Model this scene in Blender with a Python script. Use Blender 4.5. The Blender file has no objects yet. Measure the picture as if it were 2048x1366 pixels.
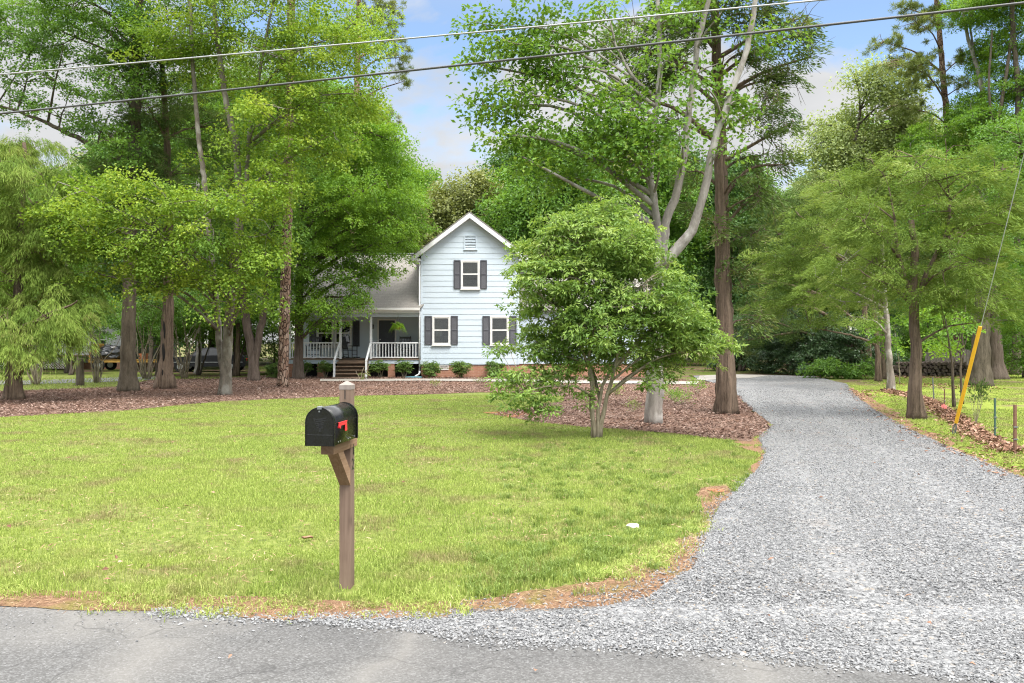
import bpy, bmesh, math, random
import numpy as np
from mathutils import Vector, Matrix
import mathutils

sc = bpy.context.scene
COL = sc.collection
F = 1600.0            # focal length in photo pixels (2048 wide)
CX, CY, CH = 1024.0, 683.0, 1.9
rs = np.random.RandomState
PI = math.pi

# ------------------------------------------------------------------ terrain
def smooth(t):
    t = np.clip(t, 0, 1)
    return t * t * (3 - 2 * t)

def H(x, y):
    x = np.asarray(x, float); y = np.asarray(y, float)
    rise = 0.08 * smooth((y - 24) / 14)
    bank = 0.07 * smooth((y - 5.55) / 0.7)
    sw = -0.11 * np.exp(-((y - 8.0 - 0.25 * x) / 0.7) ** 2) * smooth((2.9 - x) / 1.2) * smooth((x + 5) / 3)
    und = 0.018 * np.sin(0.7 * x + 1) * np.sin(0.5 * y) * smooth((y - 6) / 3)
    return rise + bank + sw + und

def h1(x, y):
    return float(H(x, y))

def G(px, py):
    """ground point seen at a photo pixel"""
    hh = 0.07
    for _ in range(6):
        Y = (CH - hh) * F / (py - CY)
        X = (px - CX) / F * Y
        hh = h1(X, Y)
    return Vector((X, Y, hh))

def P(px, py, Y):
    return Vector(((px - CX) / F * Y, Y, CH + (CY - py) / F * Y))

# ------------------------------------------------------------------ object helpers
def tag(o, label=None, cat=None, group=None, kind=None):
    if label: o['label'] = label
    if cat: o['category'] = cat
    if group: o['group'] = group
    if kind: o['kind'] = kind
    return o

def empty(name, loc, rz=0.0):
    o = bpy.data.objects.new(name, None)
    COL.objects.link(o)
    o.location = loc
    o.rotation_euler = (0, 0, rz)
    o.empty_display_size = 0.2
    return o

def link(name, me, parent=None):
    o = bpy.data.objects.new(name, me)
    COL.objects.link(o)
    if parent is not None: o.parent = parent
    return o

def copy_tree(o, parent=None):
    c = o.copy(); COL.objects.link(c)
    if parent is not None: c.parent = parent
    for ch in list(o.children):
        copy_tree(ch, c)
    return c

class MB:
    """collects numpy geometry and links it as ONE mesh object"""
    def __init__(self):
        self.v = []; self.n = 0; self.q = []; self.t = []; self.poly = []
        self.r = []
    def add(self, v, quads=None, tris=None, rnd=0.5):
        v = np.asarray(v, np.float32).reshape(-1, 3)
        if quads is not None and len(quads): self.q.append(np.asarray(quads, np.int32) + self.n)
        if tris is not None and len(tris): self.t.append(np.asarray(tris, np.int32) + self.n)
        self.v.append(v)
        self.r.append(np.broadcast_to(np.asarray(rnd, np.float32), (len(v),)))
        self.n += len(v)
        return self
    def box(self, x0, x1, y0, y1, z0, z1, M=None, rnd=0.5):
        v = np.array([[x0,y0,z0],[x1,y0,z0],[x1,y1,z0],[x0,y1,z0],[x0,y0,z1],[x1,y0,z1],[x1,y1,z1],[x0,y1,z1]], np.float32)
        if M is not None:
            v = np.array([tuple(M @ Vector(p)) for p in v], np.float32)
        self.add(v, [[3,2,1,0],[4,5,6,7],[0,1,5,4],[1,2,6,5],[2,3,7,6],[3,0,4,7]], rnd=rnd)
        return self
    def cbox(self, x0, x1, y0, y1, z0, z1, b=0.005, M=None):
        """box with chamfered edges"""
        bm = bmesh.new()
        bmesh.ops.create_cube(bm, size=1)
        for w in bm.verts:
            w.co = Vector((x0 + (w.co.x + .5) * (x1 - x0), y0 + (w.co.y + .5) * (y1 - y0), z0 + (w.co.z + .5) * (z1 - z0)))
        bmesh.ops.bevel(bm, geom=bm.edges[:], offset=b, segments=2, affect='EDGES', profile=0.5)
        return self.bm(bm, M)
    def bm(self, bm, M=None):
        bmesh.ops.triangulate(bm, faces=bm.faces[:])
        bm.verts.index_update()
        v = np.array([tuple(M @ w.co) if M is not None else tuple(w.co) for w in bm.verts], np.float32)
        t = np.array([[l.index for l in f.verts] for f in bm.faces], np.int32)
        bm.free()
        return self.add(v, tris=t)
    def bar(self, a, b, w, h=None):
        """rectangular bar between two points"""
        a = Vector(a); b = Vector(b); h = h or w
        d = (b - a); L = d.length; d.normalize()
        up = Vector((0, 0, 1)) if abs(d.z) < 0.95 else Vector((0, 1, 0))
        s = d.cross(up).normalized(); u = s.cross(d)
        M = Matrix(((s.x, d.x, u.x, a.x), (s.y, d.y, u.y, a.y), (s.z, d.z, u.z, a.z), (0, 0, 0, 1)))
        return self.box(-w/2, w/2, 0, L, -h/2, h/2, M)
    def tube(self, pts, rad, sides=8, cap=True, flute=None, rnd=0.5):
        pts = np.asarray(pts, float); m = len(pts)
        rad = np.broadcast_to(np.asarray(rad, float), (m,))
        tan = np.gradient(pts, axis=0)
        tan /= np.linalg.norm(tan, axis=1)[:, None] + 1e-9
        ref = np.array([0.3, 0.95, 0.1]) if abs(tan[0][1]) < 0.8 else np.array([1.0, 0, 0.1])
        u = np.cross(ref, tan[0]); u /= np.linalg.norm(u)
        th = np.linspace(0, 2 * PI, sides, endpoint=False)
        V = np.zeros((m, sides, 3))
        for i in range(m):
            u = u - tan[i] * np.dot(u, tan[i]); u /= np.linalg.norm(u) + 1e-9
            w = np.cross(tan[i], u)
            r = rad[i] * (np.ones(sides) if flute is None else flute(i / max(m - 1, 1), th))
            V[i] = pts[i] + r[:, None] * (np.cos(th)[:, None] * u + np.sin(th)[:, None] * w)
        q = []
        for i in range(m - 1):
            a = i * sides + np.arange(sides); b = i * sides + (np.arange(sides) + 1) % sides
            q.append(np.stack([a, b, b + sides, a + sides], 1))
        V = V.reshape(-1, 3); tris = []
        if cap:
            n0 = len(V)
            V = np.vstack([V, pts[0], pts[-1]])
            k = np.arange(sides); k2 = (k + 1) % sides
            tris = np.vstack([np.stack([k2, k, np.full(sides, n0)], 1), np.stack([k + (m-1)*sides, k2 + (m-1)*sides, np.full(sides, n0 + 1)], 1)])
        self.add(V, np.vstack(q), tris, rnd)
        return self
    def twigs(self, A, B, r0, r1, bend, rng):
        """many 3-sided twigs at once"""
        n = len(A)
        if n == 0: return self
        mid = (A + B) / 2 + rng.normal(0, 1, (n, 3)) * bend[:, None]
        mid[:, 2] += bend
        d = B - A; d /= np.linalg.norm(d, axis=1)[:, None] + 1e-9
        ref = np.tile([0.31, 0.2, 0.93], (n, 1))
        u = np.cross(d, ref); u /= np.linalg.norm(u, axis=1)[:, None] + 1e-9
        w = np.cross(d, u)
        V = np.zeros((n, 9, 3))
        for i, (c, r) in enumerate(((A, r0), (mid, (r0 + r1) / 2), (B, r1))):
            for k in range(3):
                a = k * 2 * PI / 3
                V[:, i * 3 + k] = c + np.reshape(r, (-1, 1)) * (math.cos(a) * u + math.sin(a) * w)
        base = (np.arange(n) * 9)[:, None]
        q = []
        for i in range(2):
            for k in range(3):
                q.append(np.stack([base[:, 0] + i*3 + k, base[:, 0] + i*3 + (k+1) % 3, base[:, 0] + i*3 + 3 + (k+1) % 3, base[:, 0] + i*3 + 3 + k], 1))
        self.add(V.reshape(-1, 3), np.vstack(q))
        return self
    def mesh(self, name, mats, smooth=False):
        me = bpy.data.meshes.new(name)
        V = np.concatenate(self.v) if self.v else np.zeros((0, 3), np.float32)
        q = np.concatenate(self.q) if self.q else np.zeros((0, 4), np.int32)
        t = np.concatenate(self.t) if self.t else np.zeros((0, 3), np.int32)
        me.vertices.add(len(V)); me.vertices.foreach_set('co', V.ravel())
        nl = len(q) * 4 + len(t) * 3
        me.loops.add(nl)
        me.loops.foreach_set('vertex_index', np.concatenate([q.ravel(), t.ravel()]).astype(np.int32))
        me.polygons.add(len(q) + len(t))
        ls = np.concatenate([np.arange(len(q)) * 4, len(q) * 4 + np.arange(len(t)) * 3]).astype(np.int32)
        me.polygons.foreach_set('loop_start', ls)
        me.polygons.foreach_set('use_smooth', np.full(len(ls), bool(smooth)))
        a = me.attributes.new('rnd', 'FLOAT', 'POINT')
        a.data.foreach_set('value', np.concatenate(self.r).astype(np.float32) if self.r else np.zeros(0, np.float32))
        for m in (mats if isinstance(mats, (list, tuple)) else [mats]):
            me.materials.append(m)
        me.update(calc_edges=True)
        return me
    def build(self, name, mats, parent=None, smooth=False):
        return link(name, self.mesh(name, mats, smooth), parent)

def spline(pts, step=0.3):
    """Catmull-Rom through 3-D points"""
    p = [np.array(a, float) for a in pts]
    p = [2 * p[0] - p[1]] + p + [2 * p[-1] - p[-2]]
    out = []
    for i in range(1, len(p) - 2):
        L = np.linalg.norm(p[i+1] - p[i]); n = max(2, int(L / step))
        for k in range(n):
            t = k / n
            out.append(0.5 * ((2*p[i]) + (-p[i-1]+p[i+1])*t + (2*p[i-1]-5*p[i]+4*p[i+1]-p[i+2])*t*t + (-p[i-1]+3*p[i]-3*p[i+1]+p[i+2])*t**3))
    out.append(p[-2])
    return np.array(out)

# ------------------------------------------------------------------ materials
class NT:
    def __init__(self, name):
        self.m = bpy.data.materials.new(name); self.m.use_nodes = True
        self.t = self.m.node_tree; self.t.nodes.clear()
        self.out = self.n('ShaderNodeOutputMaterial')
    def n(self, typ, **kw):
        nd = self.t.nodes.new(typ)
        for k, v in kw.items():
            if k in nd.inputs.keys() if isinstance(k, str) else False: nd.inputs[k].default_value = v
            else: setattr(nd, k, v)
        return nd
    def l(self, a, b): self.t.links.new(a, b)
    def coord(self, scale=(1, 1, 1), kind='Object'):
        tc = self.n('ShaderNodeTexCoord'); mp = self.n('ShaderNodeMapping')
        mp.inputs['Scale'].default_value = scale
        self.l(tc.outputs[kind], mp.inputs['Vector'])
        return mp.outputs['Vector']
    def noise(self, vec, scale, detail=4, rough=0.55, dist=0.0):
        nd = self.n('ShaderNodeTexNoise')
        nd.inputs['Scale'].default_value = scale; nd.inputs['Detail'].default_value = detail
        nd.inputs['Roughness'].default_value = rough; nd.inputs['Distortion'].default_value = dist
        self.l(vec, nd.inputs['Vector'])
        return nd.outputs['Fac']
    def voro(self, vec, scale, feature='F1', out='Distance'):
        nd = self.n('ShaderNodeTexVoronoi'); nd.feature = feature
        nd.inputs['Scale'].default_value = scale
        self.l(vec, nd.inputs['Vector'])
        return nd.outputs[out]
    def ramp(self, fac, stops, interp='LINEAR'):
        nd = self.n('ShaderNodeValToRGB'); cr = nd.color_ramp; cr.interpolation = interp
        while len(cr.elements) < len(stops): cr.elements.new(0.5)
        for e, (p, c) in zip(cr.elements, stops):
            e.position = p
            e.color = (c, c, c, 1) if isinstance(c, (int, float)) else (*c, 1)
        self.l(fac, nd.inputs['Fac'])
        return nd.outputs['Color']
    def mix(self, fac, a, b, blend='MIX'):
        nd = self.n('ShaderNodeMix'); nd.data_type = 'RGBA'; nd.blend_type = blend
        if isinstance(fac, (int, float)): nd.inputs[0].default_value = fac
        else: self.l(fac, nd.inputs[0])
        for s, i in ((a, 6), (b, 7)):
            if isinstance(s, tuple): nd.inputs[i].default_value = (*s, 1)
            else: self.l(s, nd.inputs[i])
        return nd.outputs[2]
    def math(self, op, a, b=0.0):
        nd = self.n('ShaderNodeMath'); nd.operation = op
        for s, i in ((a, 0), (b, 1)):
            if isinstance(s, (int, float)): nd.inputs[i].default_value = s
            else: self.l(s, nd.inputs[i])
        return nd.outputs[0]
    def attr(self, name='rnd'):
        nd = self.n('ShaderNodeAttribute'); nd.attribute_name = name
        return nd.outputs['Fac']
    def bsdf(self, color, rough=0.7, spec=0.3, metal=0.0, bump=None, bstr=0.5, bdist=0.02, link=True):
        b = self.n('ShaderNodeBsdfPrincipled')
        if isinstance(color, tuple): b.inputs['Base Color'].default_value = (*color, 1)
        else: self.l(color, b.inputs['Base Color'])
        if isinstance(rough, (int, float)): b.inputs['Roughness'].default_value = rough
        else: self.l(rough, b.inputs['Roughness'])
        b.inputs['Specular IOR Level'].default_value = spec
        b.inputs['Metallic'].default_value = metal
        if bump is not None:
            bp = self.n('ShaderNodeBump'); bp.inputs['Strength'].default_value = bstr; bp.inputs['Distance'].default_value = bdist
            self.l(bump, bp.inputs['Height']); self.l(bp.outputs['Normal'], b.inputs['Normal'])
        if link: self.l(b.outputs[0], self.out.inputs[0])
        return b

def m_plain(name, c, rough=0.6, spec=0.3, var=0.12, scale=6.0, metal=0.0, bstr=0.15):
    """painted or plain surface with slight wear"""
    t = NT(name); v = t.coord()
    n = t.noise(v, scale, 5); n2 = t.noise(v, scale * 9, 3)
    lo = tuple(x * (1 - var) for x in c); hi = tuple(min(1, x * (1 + var)) for x in c)
    col = t.ramp(n, [(0.3, lo), (0.7, hi)])
    r = t.ramp(n2, [(0.3, max(0, rough - 0.08)), (0.7, min(1, rough + 0.08))])
    t.bsdf(col, r, spec, metal, bump=n2, bstr=bstr, bdist=0.004)
    return t.m

LG = 1.52
def m_leaf(name, cols, trans=0.35, rough=0.5, spec=0.35, patch=0.6):
    """leaf with per-leaf colour and light passing through it"""
    t = NT(name)
    cols = [tuple(min(.6, x * LG) for x in c) for c in cols]
    v = t.coord((1, 1, 1))
    nz = t.noise(v, patch, 2)
    f = t.math('ADD', t.math('MULTIPLY', t.attr(), 0.75), t.math('MULTIPLY', nz, 0.5))
    f = t.math('SUBTRACT', f, 0.125)
    st = [(i / (len(cols) - 1), c) for i, c in enumerate(cols)]
    col = t.ramp(f, st)
    b = t.bsdf(col, rough, spec, link=False)
    tr = t.n('ShaderNodeBsdfTranslucent')
    tc = t.mix(1.0, col, (1.0, 1.0, 0.45), 'MULTIPLY')
    g = t.n('ShaderNodeGamma'); g.inputs['Gamma'].default_value = 0.85
    t.l(tc, g.inputs['Color']); t.l(g.outputs[0], tr.inputs['Color'])
    mx = t.n('ShaderNodeMixShader'); mx.inputs[0].default_value = trans
    t.l(b.outputs[0], mx.inputs[1]); t.l(tr.outputs[0], mx.inputs[2]); t.l(mx.outputs[0], t.out.inputs[0])
    return t.m

def m_bark(name, dark, light, sx=9.0, sz=1.6, bdist=0.04, patch=None):
    t = NT(name); v = t.coord((sx, sx, sz))
    n = t.noise(v, 1.0, 7, 0.65, 0.6)
    fine = t.noise(t.coord((30, 30, 9)), 1.0, 4, 0.7)
    hsum = t.math('ADD', n, t.math('MULTIPLY', fine, 0.35))
    col = t.ramp(hsum, [(0.42, dark), (0.62, tuple((a + b) / 2 for a, b in zip(dark, light))), (0.85, light)])
    if patch:
        pn = t.ramp(t.noise(t.coord((2.5, 2.5, 1.6)), 1.0, 5, 0.6), [(0.5, 0.0), (0.62, 1.0)])
        col = t.mix(pn, col, patch)
    t.bsdf(col, 0.9, 0.12, bump=hsum, bstr=0.9, bdist=bdist)
    return t.m

def m_pbark(name):
    """plated pine bark"""
    t = NT(name); v = t.coord((1, 1, 0.38))
    w = t.n('ShaderNodeMix'); w.data_type = 'VECTOR'
    d = t.voro(v, 11.0, 'DISTANCE_TO_EDGE')
    c = t.voro(v, 11.0, 'F1', 'Color')
    sep = t.n('ShaderNodeSeparateColor'); t.l(c, sep.inputs[0])
    plate = t.ramp(sep.outputs[0], [(0.0, (0.17, 0.105, 0.075)), (0.5, (0.25, 0.165, 0.12)), (1.0, (0.33, 0.245, 0.19))])
    e = t.ramp(d, [(0.02, 0.0), (0.12, 1.0)])
    n = t.noise(t.coord((20, 20, 20)), 1.0, 4)
    col = t.mix(e, (0.05, 0.032, 0.024), plate)
    hh = t.math('ADD', e, t.math('MULTIPLY', n, 0.4))
    t.bsdf(col, 0.9, 0.1, bump=hh, bstr=0.9, bdist=0.03)
    return t.m

M = {}
M['white'] = m_plain('white_paint', (0.64, 0.65, 0.66), 0.45, 0.4, 0.05)
M['trim'] = m_plain('window_vinyl', (0.62, 0.61, 0.59), 0.4, 0.4, 0.04)
M['shutter'] = m_plain('shutter_charcoal', (0.055, 0.055, 0.066), 0.5, 0.4, 0.12)
M['navy'] = m_plain('navy_door_paint', (0.035, 0.04, 0.055), 0.4, 0.4, 0.1)
M['black'] = m_plain('black_paint', (0.014, 0.015, 0.016), 0.35, 0.5, 0.2)
M['gloom'] = m_plain('painted_gloom', (0.02, 0.019, 0.018), 0.9, 0.1)  # near-black colour painted in for shade: crawlspace, rooms, trunk cavity
M['grey_metal'] = m_plain('galvanised_steel', (0.42, 0.43, 0.44), 0.4, 0.5, 0.15, metal=0.7)
M['dkgrey'] = m_plain('dark_steel', (0.12, 0.13, 0.13), 0.5, 0.4, 0.2)
M['wire_dark'] = m_plain('cable_sheath', (0.06, 0.06, 0.063), 0.5, 0.4)
M['wire_pale'] = m_plain('weathered_aluminium', (0.30, 0.305, 0.31), 0.45, 0.5, metal=0.3)
M['trailer_yellow'] = m_plain('faded_yellow_paint', (0.36, 0.21, 0.05), 0.6, 0.3, 0.2)
M['yellow'] = m_plain('yellow_plastic', (0.62, 0.34, 0.02), 0.4, 0.4, 0.06)
M['red'] = m_plain('red_flag_plastic', (0.62, 0.028, 0.035), 0.35, 0.45, 0.06)
M['pink'] = m_plain('pink_tape', (0.75, 0.22, 0.20), 0.5, 0.3)
M['concrete'] = m_plain('concrete', (0.25, 0.23, 0.205), 0.85, 0.15, 0.18, 3.0, bstr=0.4)
M['tyre'] = m_plain('tyre_rubber', (0.02, 0.02, 0.02), 0.8, 0.2)
M['stone'] = m_plain('white_quartz', (0.62, 0.58, 0.55), 0.8, 0.2, 0.15, 14)
M['teal'] = m_plain('blue_plastic', (0.16, 0.33, 0.40), 0.5, 0.3)
M['terracotta'] = m_plain('coco_basket', (0.22, 0.12, 0.06), 0.9, 0.1)
M['paper'] = m_plain('paper_notice', (0.7, 0.7, 0.66), 0.8, 0.1)
M['rust'] = m_plain('rusty_steel', (0.16, 0.085, 0.06), 0.8, 0.2)
M['green_metal'] = m_plain('green_post_paint', (0.06, 0.11, 0.08), 0.6, 0.3)
M['grey_siding'] = m_plain('grey_siding_paint', (0.5, 0.5, 0.52), 0.7, 0.2)

def m_siding():
    t = NT('pale_blue_siding'); v = t.coord((0.6, 1, 1))
    n = t.noise(v, 2.0, 5); g = t.noise(t.coord((2, 10, 60)), 1.0, 4)
    col = t.ramp(n, [(0.3, (0.45, 0.515, 0.575)), (0.7, (0.48, 0.545, 0.605))])
    t.bsdf(col, 0.55, 0.3, bump=g, bstr=0.12, bdist=0.004)
    return t.m
M['siding'] = m_siding()

def m_brick():
    t = NT('red_brick')
    tc = t.n('ShaderNodeTexCoord'); sx = t.n('ShaderNodeSeparateXYZ'); t.l(tc.outputs['Object'], sx.inputs[0])
    cb = t.n('ShaderNodeCombineXYZ')
    t.l(t.math('ADD', sx.outputs['X'], sx.outputs['Y']), cb.inputs[0]); t.l(sx.outputs['Z'], cb.inputs[1])
    b = t.n('ShaderNodeTexBrick')
    b.inputs['Scale'].default_value = 1.0
    b.inputs['Brick Width'].default_value = 0.21; b.inputs['Row Height'].default_value = 0.075
    b.inputs['Mortar Size'].default_value = 0.006; b.inputs['Mortar Smooth'].default_value = 0.3
    b.inputs['Color1'].default_value = (0.36, 0.175, 0.115, 1); b.inputs['Color2'].default_value = (0.28, 0.125, 0.08, 1)
    b.inputs['Mortar'].default_value = (0.42, 0.34, 0.27, 1)
    t.l(cb.outputs[0], b.inputs['Vector'])
    n = t.noise(tc.outputs['Object'], 5, 5)
    col = t.mix(0.5, b.outputs['Color'], t.ramp(n, [(0.3, (0.30, 0.14, 0.09)), (0.7, (0.42, 0.24, 0.165))]))
    t.bsdf(col, 0.9, 0.15, bump=t.math('SUBTRACT', 1.0, b.outputs['Fac']), bstr=0.6, bdist=0.01)
    return t.m
M['brick'] = m_brick()

def m_shingle():
    t = NT('asphalt_shingles')
    tc = t.n('ShaderNodeTexCoord'); sx = t.n('ShaderNodeSeparateXYZ'); t.l(tc.outputs['Object'], sx.inputs[0])
    cb = t.n('ShaderNodeCombineXYZ')
    t.l(sx.outputs['X'], cb.inputs[0]); t.l(t.math('MULTIPLY', sx.outputs['Z'], 1.65), cb.inputs[1])
    b = t.n('ShaderNodeTexBrick'); b.inputs['Scale'].default_value = 1.0
    b.inputs['Brick Width'].default_value = 0.33; b.inputs['Row Height'].default_value = 0.145
    b.inputs['Mortar Size'].default_value = 0.008; b.inputs['Mortar Smooth'].default_value = 0.2
    b.inputs['Color1'].default_value = (0.23, 0.205, 0.178, 1); b.inputs['Color2'].default_value = (0.155, 0.138, 0.12, 1)
    b.inputs['Mortar'].default_value = (0.06, 0.055, 0.05, 1)
    t.l(cb.outputs[0], b.inputs['Vector'])
    n = t.noise(tc.outputs['Object'], 0.9, 4)
    sp = t.noise(tc.outputs['Object'], 60, 2)
    col = t.mix(0.55, b.outputs['Color'], t.ramp(n, [(0.3, (0.185, 0.165, 0.142)), (0.7, (0.27, 0.24, 0.208))]))
    col = t.mix(0.35, col, t.ramp(sp, [(0.35, 0.07), (0.65, 0.34)]))
    t.bsdf(col, 0.95, 0.1, bump=t.math('SUBTRACT', 1.0, b.outputs['Fac']), bstr=0.7, bdist=0.012)
    return t.m
M['shingle'] = m_shingle()

def m_wood(name, a, b, axis=2, scale=1.0):
    t = NT(name)
    s = [22, 22, 22]; s[axis] = 1.3
    n = t.noise(t.coord(tuple(x * scale for x in s)), 1.0, 6, 0.6, 1.2)
    big = t.noise(t.coord((3, 3, 3)), 1.0, 4)
    col = t.ramp(n, [(0.3, a), (0.7, b)])
    col = t.mix(t.ramp(big, [(0.35, 0.0), (0.7, 0.35)]), col, tuple(x * 1.25 for x in b))
    kn = t.voro(t.coord((7, 7, 2.2)), 1.0)
    col = t.mix(t.ramp(kn, [(0.05, 0.55), (0.13, 0.0)]), col, tuple(x * 0.45 for x in a))
    t.bsdf(col, 0.85, 0.15, bump=n, bstr=0.35, bdist=0.004)
    return t.m
M['post_wood'] = m_wood('weathered_post_wood', (0.10, 0.068, 0.049), (0.195, 0.138, 0.104))
M['beam_wood'] = m_wood('stained_beam_wood', (0.14, 0.075, 0.038), (0.27, 0.18, 0.115), 1)
M['step_wood'] = m_wood('weathered_step_wood', (0.13, 0.085, 0.06), (0.24, 0.17, 0.12), 0)
M['cap_wood'] = m_wood('grey_cap_wood', (0.15, 0.125, 0.108), (0.24, 0.205, 0.185))

def m_glass():
    t = NT('window_glass')
    b = t.bsdf((0.018, 0.022, 0.022), 0.06, 0.7)
    return t.m
M['glass'] = m_glass()

def m_blind():
    t = NT('blind_slats'); v = t.coord()
    sx = t.n('ShaderNodeSeparateXYZ'); t.l(v, sx.inputs[0])
    n = t.noise(v, 3, 2)
    t.bsdf(t.ramp(n, [(0.3, (0.42, 0.43, 0.40)), (0.7, (0.50, 0.51, 0.48))]), 0.5, 0.3)
    return t.m
M['blind'] = m_blind()
M['muntin'] = m_plain('muntin_bar', (0.20, 0.21, 0.20), 0.5, 0.3)

# --- ground materials
def m_lawn():
    t = NT('lawn_soil'); v = t.coord()
    n = t.noise(v, 0.55, 4); f = t.noise(v, 14, 5, 0.7)
    c1 = t.ramp(f, [(0.3, (0.065, 0.08, 0.022)), (0.52, (0.12, 0.148, 0.032)), (0.7, (0.19, 0.195, 0.062))])
    c2 = t.ramp(f, [(0.3, (0.07, 0.05, 0.028)), (0.7, (0.20, 0.155, 0.085))])
    k = t.ramp(n, [(0.52, 0.0), (0.70, 0.55)])
    t.bsdf(t.mix(k, c1, c2), 0.95, 0.1, bump=f, bstr=0.8, bdist=0.03)
    return t.m
M['lawn'] = m_lawn()

def m_forest_floor():  # green ground broken by brown litter patches
    t = NT('woodland_floor'); v = t.coord()
    n = t.noise(v, 0.5, 5); f = t.noise(v, 9, 6, 0.7)
    c1 = t.ramp(f, [(0.3, (0.05, 0.07, 0.014)), (0.7, (0.13, 0.165, 0.03))])
    c2 = t.ramp(f, [(0.3, (0.055, 0.036, 0.024)), (0.7, (0.17, 0.115, 0.075))])
    t.bsdf(t.mix(t.ramp(n, [(0.45, 0.0), (0.55, 1.0)]), c1, c2), 0.95, 0.1, bump=f, bstr=0.8, bdist=0.04)
    return t.m
M['forest_floor'] = m_forest_floor()

def m_moss():
    t = NT('mossy_lawn'); v = t.coord()
    n = t.noise(v, 0.5, 5); f = t.noise(v, 12, 6, 0.7)
    c1 = t.ramp(f, [(0.3, (0.09, 0.12, 0.02)), (0.7, (0.23, 0.27, 0.045))])
    c2 = t.ramp(f, [(0.3, (0.07, 0.05, 0.03)), (0.7, (0.19, 0.135, 0.085))])
    t.bsdf(t.mix(t.ramp(n, [(0.52, 0.0), (0.62, 0.9)]), c1, c2), 0.95, 0.1, bump=f, bstr=0.8, bdist=0.03)
    return t.m
M['moss'] = m_moss()

def m_mulch():
    t = NT('bark_mulch'); v = t.coord()
    w = t.noise(v, 1.1, 5)
    c = t.voro(t.coord((1.0, 1.7, 1)), 26, 'F1', 'Color')
    sep = t.n('ShaderNodeSeparateColor'); t.l(c, sep.inputs[0])
    f = t.noise(v, 40, 5, 0.75)
    a = t.ramp(sep.outputs[0], [(0.0, (0.10, 0.058, 0.042)), (0.55, (0.21, 0.13, 0.097)), (0.85, (0.31, 0.215, 0.17)), (1.0, (0.43, 0.34, 0.28))])
    b = t.ramp(f, [(0.3, (0.075, 0.046, 0.034)), (0.7, (0.30, 0.195, 0.15))])
    col = t.mix(0.5, a, b)
    col = t.mix(t.ramp(w, [(0.4, 0.0), (0.62, 0.5)]), col, (0.20, 0.10, 0.062))
    t.bsdf(col, 0.95, 0.1, bump=t.math('ADD', sep.outputs[1], f), bstr=1.0, bdist=0.04)
    return t.m
M['mulch'] = m_mulch()

def m_soil():
    t = NT('bare_soil_and_straw'); v = t.coord()
    w = t.noise(v, 2.2, 5); f = t.noise(v, 45, 5, 0.75)
    a = t.ramp(f, [(0.3, (0.10, 0.054, 0.032)), (0.7, (0.27, 0.165, 0.10))])
    b = t.ramp(f, [(0.3, (0.09, 0.085, 0.02)), (0.7, (0.17, 0.17, 0.04))])
    col = t.mix(t.ramp(w, [(0.52, 0.0), (0.66, 0.8)]), a, b)
    t.bsdf(col, 0.95, 0.1, bump=f, bstr=1.0, bdist=0.02)
    return t.m
M['soil'] = m_soil()

def m_clay():
    t = NT('red_clay'); v = t.coord()
    f = t.noise(v, 30, 5, 0.7)
    t.bsdf(t.ramp(f, [(0.3, (0.18, 0.075, 0.036)), (0.7, (0.33, 0.15, 0.08))]), 0.95, 0.1, bump=f, bstr=1.0, bdist=0.02)
    return t.m
M['clay'] = m_clay()

GREYS = [(0.0, (0.045, 0.046, 0.048)), (0.25, (0.112, 0.113, 0.116)), (0.6, (0.185, 0.186, 0.188)), (0.92, (0.275, 0.275, 0.274)), (1.0, (0.25, 0.195, 0.14))]
def m_gravel():
    t = NT('crushed_stone'); v = t.coord()
    c = t.voro(v, 42, 'F1', 'Color'); d = t.voro(v, 42)
    sep = t.n('ShaderNodeSeparateColor'); t.l(c, sep.inputs[0])
    col = t.ramp(sep.outputs[0], GREYS)
    w = t.noise(v, 0.5, 4); w2 = t.noise(v, 0.9, 5)
    col = t.mix(t.ramp(w, [(0.4, 0.0), (0.7, 0.6)]), col, (0.195, 0.194, 0.193))
    col = t.mix(t.ramp(w2, [(0.60, 0.0), (0.75, 0.45)]), col, (0.2, 0.155, 0.12))
    hh = t.math('ADD', t.math('MULTIPLY', d, -1.0), t.math('MULTIPLY', sep.outputs[1], 0.6))
    t.bsdf(col, 0.9, 0.2, bump=hh, bstr=1.0, bdist=0.02)
    return t.m
M['gravel'] = m_gravel()

def m_pebble():
    t = NT('gravel_stone')
    col = t.ramp(t.attr(), GREYS)
    n = t.noise(t.coord(), 90, 3)
    col = t.mix(0.25, col, t.ramp(n, [(0.3, 0.09), (0.7, 0.34)]))
    t.bsdf(col, 0.85, 0.2)
    return t.m
M['pebble'] = m_pebble()

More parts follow.
